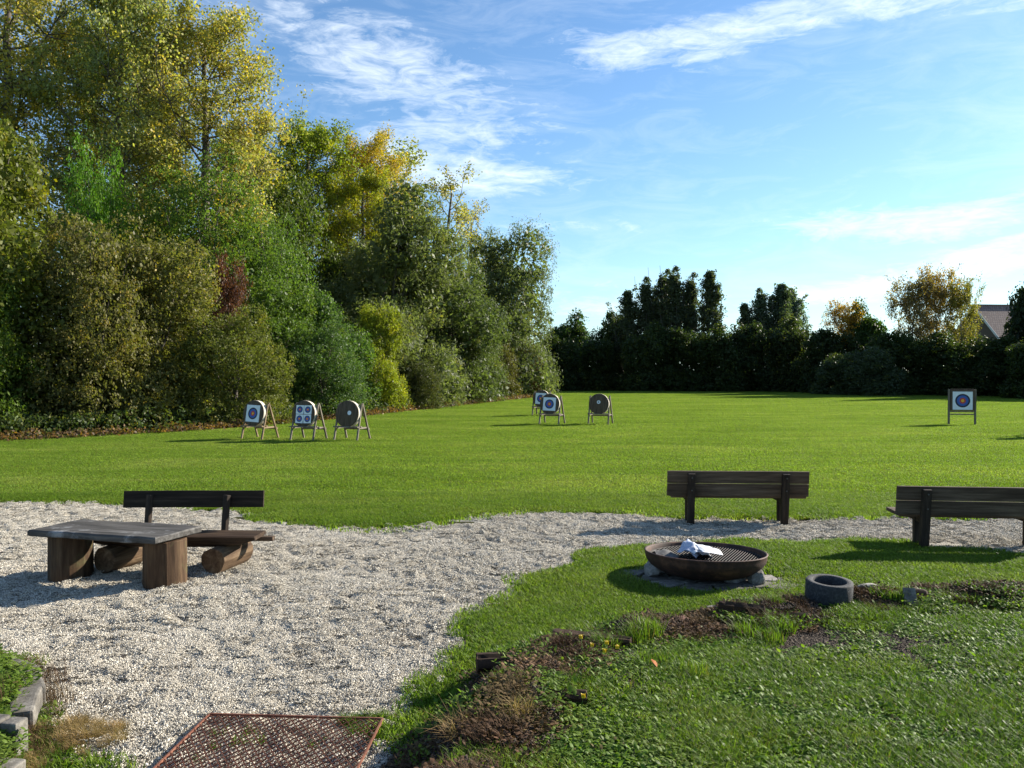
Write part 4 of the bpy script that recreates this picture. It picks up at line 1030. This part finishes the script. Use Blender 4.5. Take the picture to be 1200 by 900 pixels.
PROTO = {
 'bush_a': dense_proto('bush', 7.5, 3.6, 1), 'bush_b': dense_proto('bush', 7.5, 3.6, 2, nl=11, leaf=.11, per=44), 'bush_c': dense_proto('bush', 7.5, 3.6, 3, nl=8, leaf=.14, per=36, sig=.42),
 'fine': dense_proto('fine', 8, 3.6, 4, nl=12, clumps=1300, per=34, leaf=.095, asp=.5, sig=.32),
 'willow_a': dense_proto('willow', 12, 4.6, 5, nl=13, clumps=1700, per=40, leaf=.20, asp=.24, sig=.5, droop=.35, spread=.6, warm=.03),
 'willow_b': dense_proto('willow', 12, 4.4, 26, nl=14, clumps=1500, per=40, leaf=.20, asp=.24, sig=.5, droop=.35, spread=.6, warm=.03),
 'poplar_a': open_proto('poplar', 22, 5.2, 7, n1=40, n2=11, prof=bell, per=26, leaf=.145, gap=.24, sig=.62, warm=.25), 'poplar_b': open_proto('poplar', 20, 4.8, 8, n1=36, n2=11, prof=bell, per=26, leaf=.145, gap=.26, sig=.6, warm=.25),
 'thin': open_proto('thin', 18, 3.0, 9, n1=22, n2=6, prof=bell, per=10, leaf=.17, gap=.3, up=1.2),
 'spire_a': open_proto('spire', 9.5, 1.9, 10, n1=36, n2=9, prof=lambda t: 1.2 - 1.0 * t, per=8, leaf=.17, gap=.3, up=4.2, sig=.28, base=.12, warm=.02), 'spire_b': open_proto('spire', 10.5, 2.0, 12, n1=40, n2=9, prof=cone, per=8, leaf=.17, gap=.3, up=2.2, sig=.3, base=.08, warm=.02),
 'far_a': dense_proto('far', 7, 3.4, 13, nl=9, clumps=600, per=30, leaf=.24, asp=.6, sig=.55), 'far_b': dense_proto('far', 7, 3.4, 14, nl=7, clumps=600, per=30, leaf=.24, asp=.6, sig=.55),
 'far_open': open_proto('far_open', 9, 3.0, 15, n1=30, n2=8, prof=bell, per=11, leaf=.16, gap=.2, up=1.5, base=.15, sig=.45),
}
MEAS = {}
for k_ in ('spire_a', 'spire_b'):
    co = np.zeros(len(PROTO[k_][0].vertices) * 3, np.float32); PROTO[k_][0].vertices.foreach_get('co', co); co = co.reshape(-1, 3)
    MEAS[k_] = float(np.percentile(np.hypot(co[:, 0], co[:, 1]), 92)); PROTO[k_] = (*PROTO[k_][:2], float(np.percentile(co[:, 2], 99.7)))
PW = {'bush_a': 3.9, 'bush_b': 3.9, 'bush_c': 3.9, 'fine': 3.9, 'willow_a': 5.2, 'willow_b': 4.6, 'poplar_a': 6.0, 'poplar_b': 5.6, 'thin': 3.4, 'spire_a': MEAS['spire_a'], 'spire_b': MEAS['spire_b'], 'far_a': 3.8, 'far_b': 3.8, 'far_open': 3.4}
def tree(name, proto, x, y, half_w, H, col, label, group, rz=None, cat='tree'):
    cr, tk, h0 = PROTO[proto]
    t = thing(name, label, cat, (x, y, 0), rz if rz is not None else random.uniform(0, 6.28), group)
    s = half_w / PW[proto]; k = random.uniform(.9, 1.14); t.scale = (s * k, s / k, H / h0)
    c = link('crown', cr, None, t); c.color = (*col, 1)
    link('trunk', tk, None, t); return t
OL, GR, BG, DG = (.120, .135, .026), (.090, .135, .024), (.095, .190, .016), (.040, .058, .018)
BR, YG, YE, WI, MG = (.170, .160, .048), (.22, .24, .028), (.30, .24, .030), (.140, .158, .070), (.095, .145, .028)
GL = 'trees and bushes of the wood along the left of the field'
# kind, prototype, x, y, half width, height, colour, label
LEFT = [
 ('bush', 'bush_a', -20.9, 30.5, 5.0, 12.0, OL, 'tall olive green bush filling the left edge of the picture'),
 ('bush', 'bush_c', -19.4, 28.3, 2.6, 6.0, GR, 'leafy bush at the foot of the wood in the left corner of the field'),
 ('bush', 'bush_b', -16.4, 31.0, 3.2, 8.3, (.14, .13, .042), 'brown green bush left of the big rounded one at the wood edge'),
 ('bush', 'bush_a', -14.9, 32.8, 3.4, 7.5, BR, 'big rounded brownish bush at the wood edge left of the first target'),
 ('bush', 'bush_b', -11.7, 33.4, 2.6, 5.0, (.13, .14, .034), 'olive bush just left of and behind the leftmost target'),
 ('bush', 'fine', -19.4, 37.5, 2.6, 12.6, BG, 'bright green upright bush under the tall poplars'),
 ('tree', 'fine', -16.0, 41.0, 5.0, 12.6, MG, 'broad dense green tree behind the rounded brownish bush'),
 ('tree', 'fine', -12.6, 42.5, 3.4, 10.6, (.095, .15, .034), 'rounded green tree right of the broad dense one'),
 ('shrub', 'far_open', -12.9, 35.9, 1.0, 6.2, (.085, .034, .024), 'small dark red leaved shrub between green bushes'),
 ('bush', 'bush_a', -11.6, 39.6, 3.2, 6.6, MG, 'mid green bush behind the leftmost target'),
 ('bush', 'bush_b', -9.3, 38.9, 2.7, 4.7, (.075, .125, .036), 'low dense dark green bush behind the target with four faces'),
 ('bush', 'bush_c', -9.9, 42.5, 3.1, 6.3, (.085, .14, .034), 'green bush behind the bare brown target'),
 ('bush', 'bush_a', -7.7, 45.2, 2.2, 5.9, YG, 'yellow green bush right of the bare brown target'),
 ('willow', 'willow_a', -8.3, 52.0, 6.9, 13.9, WI, 'large dark grey green willow in the middle of the wood'),
 ('willow', 'willow_b', -4.4, 56.5, 4.6, 11.0, (.105, .13, .05), 'lower right shoulder willow beside the large dark one'),
 ('willow', 'willow_b', -.9, 69.0, 5.4, 15.2, (.125, .145, .068), 'grey green willow at the far right end of the wood'),
 ('bush', 'bush_b', -5.7, 47.6, 2.0, 3.0, (.085, .095, .036), 'low bush at the foot of the large willow'),
 ('bush', 'bush_a', -3.9, 56.5, 2.6, 5.0, (.080, .095, .030), 'bush with some brown leaves at the foot of the shoulder willow'),
 ('bush', 'bush_c', -1.6, 63.5, 2.6, 5.8, (.095, .088, .028), 'brownish bush at the foot of the far willow'),
 ('bush', 'bush_b', .9, 69.0, 2.2, 5.0, (.10, .070, .030), 'reddish brown bush at the right tip of the wood'),
 ('poplar', 'poplar_a', -28.0, 44.0, 6.8, 26.5, (.30, .28, .095), 'tall poplar with golden leaves at the upper left corner'),
 ('poplar', 'poplar_b', -21.6, 43.0, 5.6, 22.8, (.25, .27, .11), 'tall poplar with pale green leaves above the bright green bush'),
 ('poplar', 'poplar_a', -17.2, 44.5, 6.0, 21.2, (.31, .29, .095), 'tall poplar reaching furthest right, yellow at its branch ends'),
 ('poplar', 'poplar_b', -24.5, 49.0, 6.0, 22.0, (.21, .22, .08), 'poplar standing behind the others at the upper left'),
 ('tree', 'poplar_b', -16.6, 62.0, 6.2, 21.0, (.18, .22, .026), 'yellow green tree right of the tall poplars'),
 ('tree', 'poplar_a', -19.0, 58.0, 5.6, 18.6, YG, 'smaller yellow leaved tree between poplars and green tree'),
 ('tree', 'poplar_b', -11.6, 61.0, 4.2, 16.6, (.24, .25, .03), 'yellow leaved tree left of the large willow'),
 ('poplar', 'poplar_a', -12.0, 66.0, 5.6, 20.6, (.36, .28, .05), 'golden orange poplar behind the large willow'),
 ('poplar', 'thin', -9.6, 70.0, 4.4, 21.3, (.24, .26, .09), 'slim pale green poplar right of the golden orange one'),
 ('poplar', 'thin', -6.6, 74.0, 4.2, 19.6, (.28, .27, .11), 'thin sparse poplar rising just right of the large willow'),
 ('poplar', 'thin', -4.3, 79.0, 3.0, 17.8, (.28, .26, .14), 'sparse nearly bare poplar between the two willows'),
 ('tree', 'bush_b', -16.6, 54.0, 5.5, 16.0, (.085, .115, .022), 'green tree filling the gap behind the smaller yellow leaved tree'),
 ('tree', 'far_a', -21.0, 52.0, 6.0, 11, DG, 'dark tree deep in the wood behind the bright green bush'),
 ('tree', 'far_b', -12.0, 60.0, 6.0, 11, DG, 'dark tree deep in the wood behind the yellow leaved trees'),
]
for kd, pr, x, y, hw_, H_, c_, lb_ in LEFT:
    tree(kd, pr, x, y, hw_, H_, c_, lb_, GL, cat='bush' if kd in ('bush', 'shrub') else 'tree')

GF = 'trees and hedge across the far end of the field'
FAR = [
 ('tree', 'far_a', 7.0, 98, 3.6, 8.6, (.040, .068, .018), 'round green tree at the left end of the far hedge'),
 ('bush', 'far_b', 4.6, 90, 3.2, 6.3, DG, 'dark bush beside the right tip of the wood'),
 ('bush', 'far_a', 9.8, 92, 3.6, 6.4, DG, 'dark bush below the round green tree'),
 ('tree', 'far_b', 12.6, 96, 2.6, 9.6, DG, 'pointed dark tree left of the tall far poplars'),
 ('poplar', 'spire_b', 13.9, 94, 1.5, 11.6, (.075, .090, .045), 'short leftmost spire of the tall far poplars'),
 ('poplar', 'spire_a', 16.2, 95, 1.35, 13.2, (.075, .090, .045), 'second spire of the tall far poplars'),
 ('poplar', 'spire_a', 17.9, 96, 1.35, 14.2, (.075, .090, .045), 'third spire of the tall far poplars, beside the tallest'),
 ('poplar', 'spire_a', 19.5, 95, 1.45, 14.4, (.075, .090, .045), 'tallest central spire of the far poplars'),
 ('poplar', 'spire_a', 21.3, 96, 1.3, 13.8, (.075, .090, .045), 'spire just left of the gap in the far poplars'),
 ('poplar', 'spire_b', 23.8, 95, 1.6, 14.0, (.075, .090, .045), 'far poplar standing right of the gap on its own'),
 ('poplar', 'spire_b', 28.8, 97, 1.5, 10.4, (.075, .090, .045), 'small spire left of the second far group'),
 ('poplar', 'spire_a', 30.6, 98, 1.35, 12.4, (.080, .105, .060), 'left spire of the second far group'),
 ('poplar', 'spire_b', 32.8, 98, 1.9, 12.9, (.085, .110, .065), 'tallest cone of the second far group'),
 ('conifer', 'spire_b', 37.4, 105, 1.9, 13.0, (.13, .17, .13), 'pale slender conifer right of the second far group'),
 ('bush', 'far_a', 15.2, 90, 3.6, 6.8, DG, 'dark bush below the leftmost far spire'),
 ('bush', 'far_b', 19.3, 91, 3.8, 7.2, DG, 'dark bush below the tallest far spire'),
 ('bush', 'far_a', 23.2, 90, 3.6, 6.6, DG, 'dark bush below the lone far poplar'),
 ('bush', 'far_b', 27.0, 91, 3.8, 7.8, (.036, .052, .018), 'dark bush between the two far poplar groups'),
 ('bush', 'far_a', 31.2, 90, 4.0, 7.6, (.042, .056, .020), 'bush below the second far group'),
 ('bush', 'far_b', 35.2, 89, 3.8, 7.0, (.040, .056, .020), 'bush below the pale conifer'),
 ('tree', 'far_open', 38.4, 92, 2.6, 8.6, (.28, .18, .030), 'orange yellow tree in the far hedge'),
 ('tree', 'far_a', 41.8, 94, 3.0, 9.4, (.045, .080, .018), 'green round topped tree right of the orange one'),
 ('bush', 'far_b', 38.6, 85, 3.4, 4.8, (.060, .080, .040), 'lower grey green bush in front of the orange tree'),
 ('bush', 'far_a', 34.6, 84, 3.0, 3.6, (.055, .075, .034), 'small grey green bush in front of the far hedge'),
 ('bush', 'far_b', 42.6, 88, 3.8, 6.6, DG, 'dark bush right of the grey green ones'),
 ('tree', 'far_open', 46.0, 91, 3.2, 10.8, (.19, .15, .075), 'thin brown tree, leftmost of three autumn trees'),
 ('tree', 'far_open', 49.0, 92, 3.0, 11.8, (.24, .17, .065), 'rusty topped tree, tallest of three autumn trees'),
 ('tree', 'far_open', 51.2, 90, 2.6, 10.6, (.18, .17, .050), 'olive brown tree, rightmost of three autumn trees, beside the roof'),
 ('bush', 'far_a', 46.6, 86, 4.2, 5.8, DG, 'dark bush below the thin brown tree'),
 ('bush', 'far_b', 51.0, 84, 4.2, 6.0, DG, 'dark bush below the roof'),
 ('bush', 'far_a', 50.5, 76, 3.8, 5.6, DG, 'dark hedge bush behind the square target'),
 ('bush', 'far_b', 54.6, 80, 3.8, 6.6, (.030, .040, .018), 'dark hedge bush right of the square target'),
 ('tree', 'far_a', 55.2, 84, 3.2, 12.2, (.035, .050, .024), 'tall dark tree at the right edge of the picture'),
 ('bush', 'far_a', 58.5, 76, 4.2, 6.4, DG, 'last hedge bush at the right edge of the picture'),
]
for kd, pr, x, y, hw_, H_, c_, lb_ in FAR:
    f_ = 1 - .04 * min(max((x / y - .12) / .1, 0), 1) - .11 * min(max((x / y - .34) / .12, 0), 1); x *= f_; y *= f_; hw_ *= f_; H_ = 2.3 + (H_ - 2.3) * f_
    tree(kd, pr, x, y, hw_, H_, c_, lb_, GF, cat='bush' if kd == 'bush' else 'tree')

tree('tree', 'far_b', 55.5, 71, 4.0, 11.5, DG, 'tall dark tree beyond the right edge of the picture, shading the lawn', GF)
tree('tree', 'far_a', 50.5, 66.5, 3.2, 7.5, DG, 'lower dark tree beyond the right edge of the picture, nearest the camera', GF)
# brambles and fallen leaves along the foot of the wood
def strip(name, pts, n, r_, h, leaf, col, label, seed, cat='undergrowth'):
    r = np.random.default_rng(seed); P = np.array(pts, float); s = np.linalg.norm(np.diff(P, axis=0), axis=1); cs = np.concatenate([[0], np.cumsum(s)])
    q = r.random(n) * cs[-1]; X = np.interp(q, cs, P[:, 0]) + r.normal(size=n) * r_; Y = np.interp(q, cs, P[:, 1]) + r.normal(size=n) * r_
    Z = h * r.random(n) * (.4 + .6 * (vnoise(X, Y, .5, seed, 2) * .5 + .5))
    me = crown_from([leaf_arrays(np.stack([X, Y, Z], -1), 16, .28, leaf, .6, r, .8, warm_p=.3)], name)
    o = link(name, me); o.color = (*col, 1); return tag(o, label, cat, kind='stuff')
foot = [(-19, 24.6), (-15.6, 27.2), (-12.6, 30.3), (-10.2, 34.4), (-8.2, 39.6), (-6.3, 45.6), (-4.0, 52.5), (-1.6, 59.5), (.9, 66.5), (2.5, 73)]
strip('brambles', [(x - .7, y + .7) for x, y in foot], 2600, .7, 1.0, .13, (.060, .085, .030), 'tangled green brambles along the foot of the wood', 5)
strip('dead_brambles', [(x + .45, y - .45) for x, y in foot], 1100, .20, .28, .11, (.13, .085, .052), 'brown dry undergrowth where the wood meets the lawn', 6)
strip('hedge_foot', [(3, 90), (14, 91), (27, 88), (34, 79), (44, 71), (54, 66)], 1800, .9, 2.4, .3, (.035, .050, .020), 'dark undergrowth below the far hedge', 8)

# ------------------------------------------------------------------ the house beyond the hedge
hs = thing('house', 'house with a brown tiled gable roof rising behind the far hedge at the right', 'house', (65.5, 99, 0), R(5))
m, nt, b = mat_new('brown roof tiles')
v = texco(nt); br = nt.nodes.new('ShaderNodeTexBrick'); br.inputs['Scale'].default_value = 1; br.inputs['Brick Width'].default_value = .28; br.inputs['Row Height'].default_value = .34; br.inputs['Mortar Size'].default_value = .025
br.inputs['Color1'].default_value = (.22, .13, .10, 1); br.inputs['Color2'].default_value = (.29, .19, .15, 1); br.inputs['Mortar'].default_value = (.07, .045, .04, 1)
nt.links.new(v, br.inputs['Vector']); nt.links.new(br.outputs['Color'], b.inputs['Base Color']); b.inputs['Roughness'].default_value = .8; M_ROOF = m
M_WALL = flat('brown gable boards', (.10, .07, .05), .9); M_VERGE = flat('pale verge board', (.55, .53, .50))
HL, HD, EZ, RZ = 16, 9, 6.2, 10.3
bm = bmesh.new()
vs = [bm.verts.new(c) for c in ((-HL/2, -HD/2, 0), (HL/2, -HD/2, 0), (HL/2, HD/2, 0), (-HL/2, HD/2, 0), (-HL/2, -HD/2, EZ), (HL/2, -HD/2, EZ), (HL/2, HD/2, EZ), (-HL/2, HD/2, EZ), (-HL/2, 0, RZ - .25), (HL/2, 0, RZ - .25))]
for f in ((0, 1, 5, 4), (2, 3, 7, 6), (3, 0, 4, 8, 7), (1, 2, 6, 9, 5)): bm.faces.new([vs[i] for i in f])
link('wall', mesh_bm('wall', bm), M_WALL, hs)
sl = math.atan2(RZ - EZ, HD / 2); LS = math.hypot(RZ - EZ, HD / 2) + .6
for s in (-1, 1):
    bm = bmesh.new(); bmesh.ops.create_cube(bm, size=1); bmesh.ops.scale(bm, vec=(HL + 1, LS, .14), verts=bm.verts); move_bm(bm, (0, -LS / 2, 0))
    o = link('roof_slope', mesh_bm('roof_slope', bm), M_ROOF, hs, (0, 0, RZ), (sl, 0, 0) if s < 0 else (sl, 0, R(180)))
    for ex in (-1, 1):
        bm = bmesh.new(); bmesh.ops.create_cube(bm, size=1); bmesh.ops.scale(bm, vec=(.06, LS, .26), verts=bm.verts); move_bm(bm, (ex * (HL / 2 + .54), -LS / 2, -.03)); link('verge_board', mesh_bm('verge_board', bm), M_VERGE, o)
rdg = bevbox(HL + 1, .3, .14, .04); link('ridge', mesh_bm('ridge', rdg), M_ROOF, hs, (0, 0, RZ + .02))

# low wooded rise beyond everything, closing the horizon
m, nt, b = mat_new('distant wood'); g = nnoise(nt, wpos(nt), .05, 6, .7)
nt.links.new(ramp(nt, g, [(.3, (.03, .045, .02)), (.7, (.07, .09, .04))]), b.inputs['Base Color']); b.inputs['Roughness'].default_value = 1
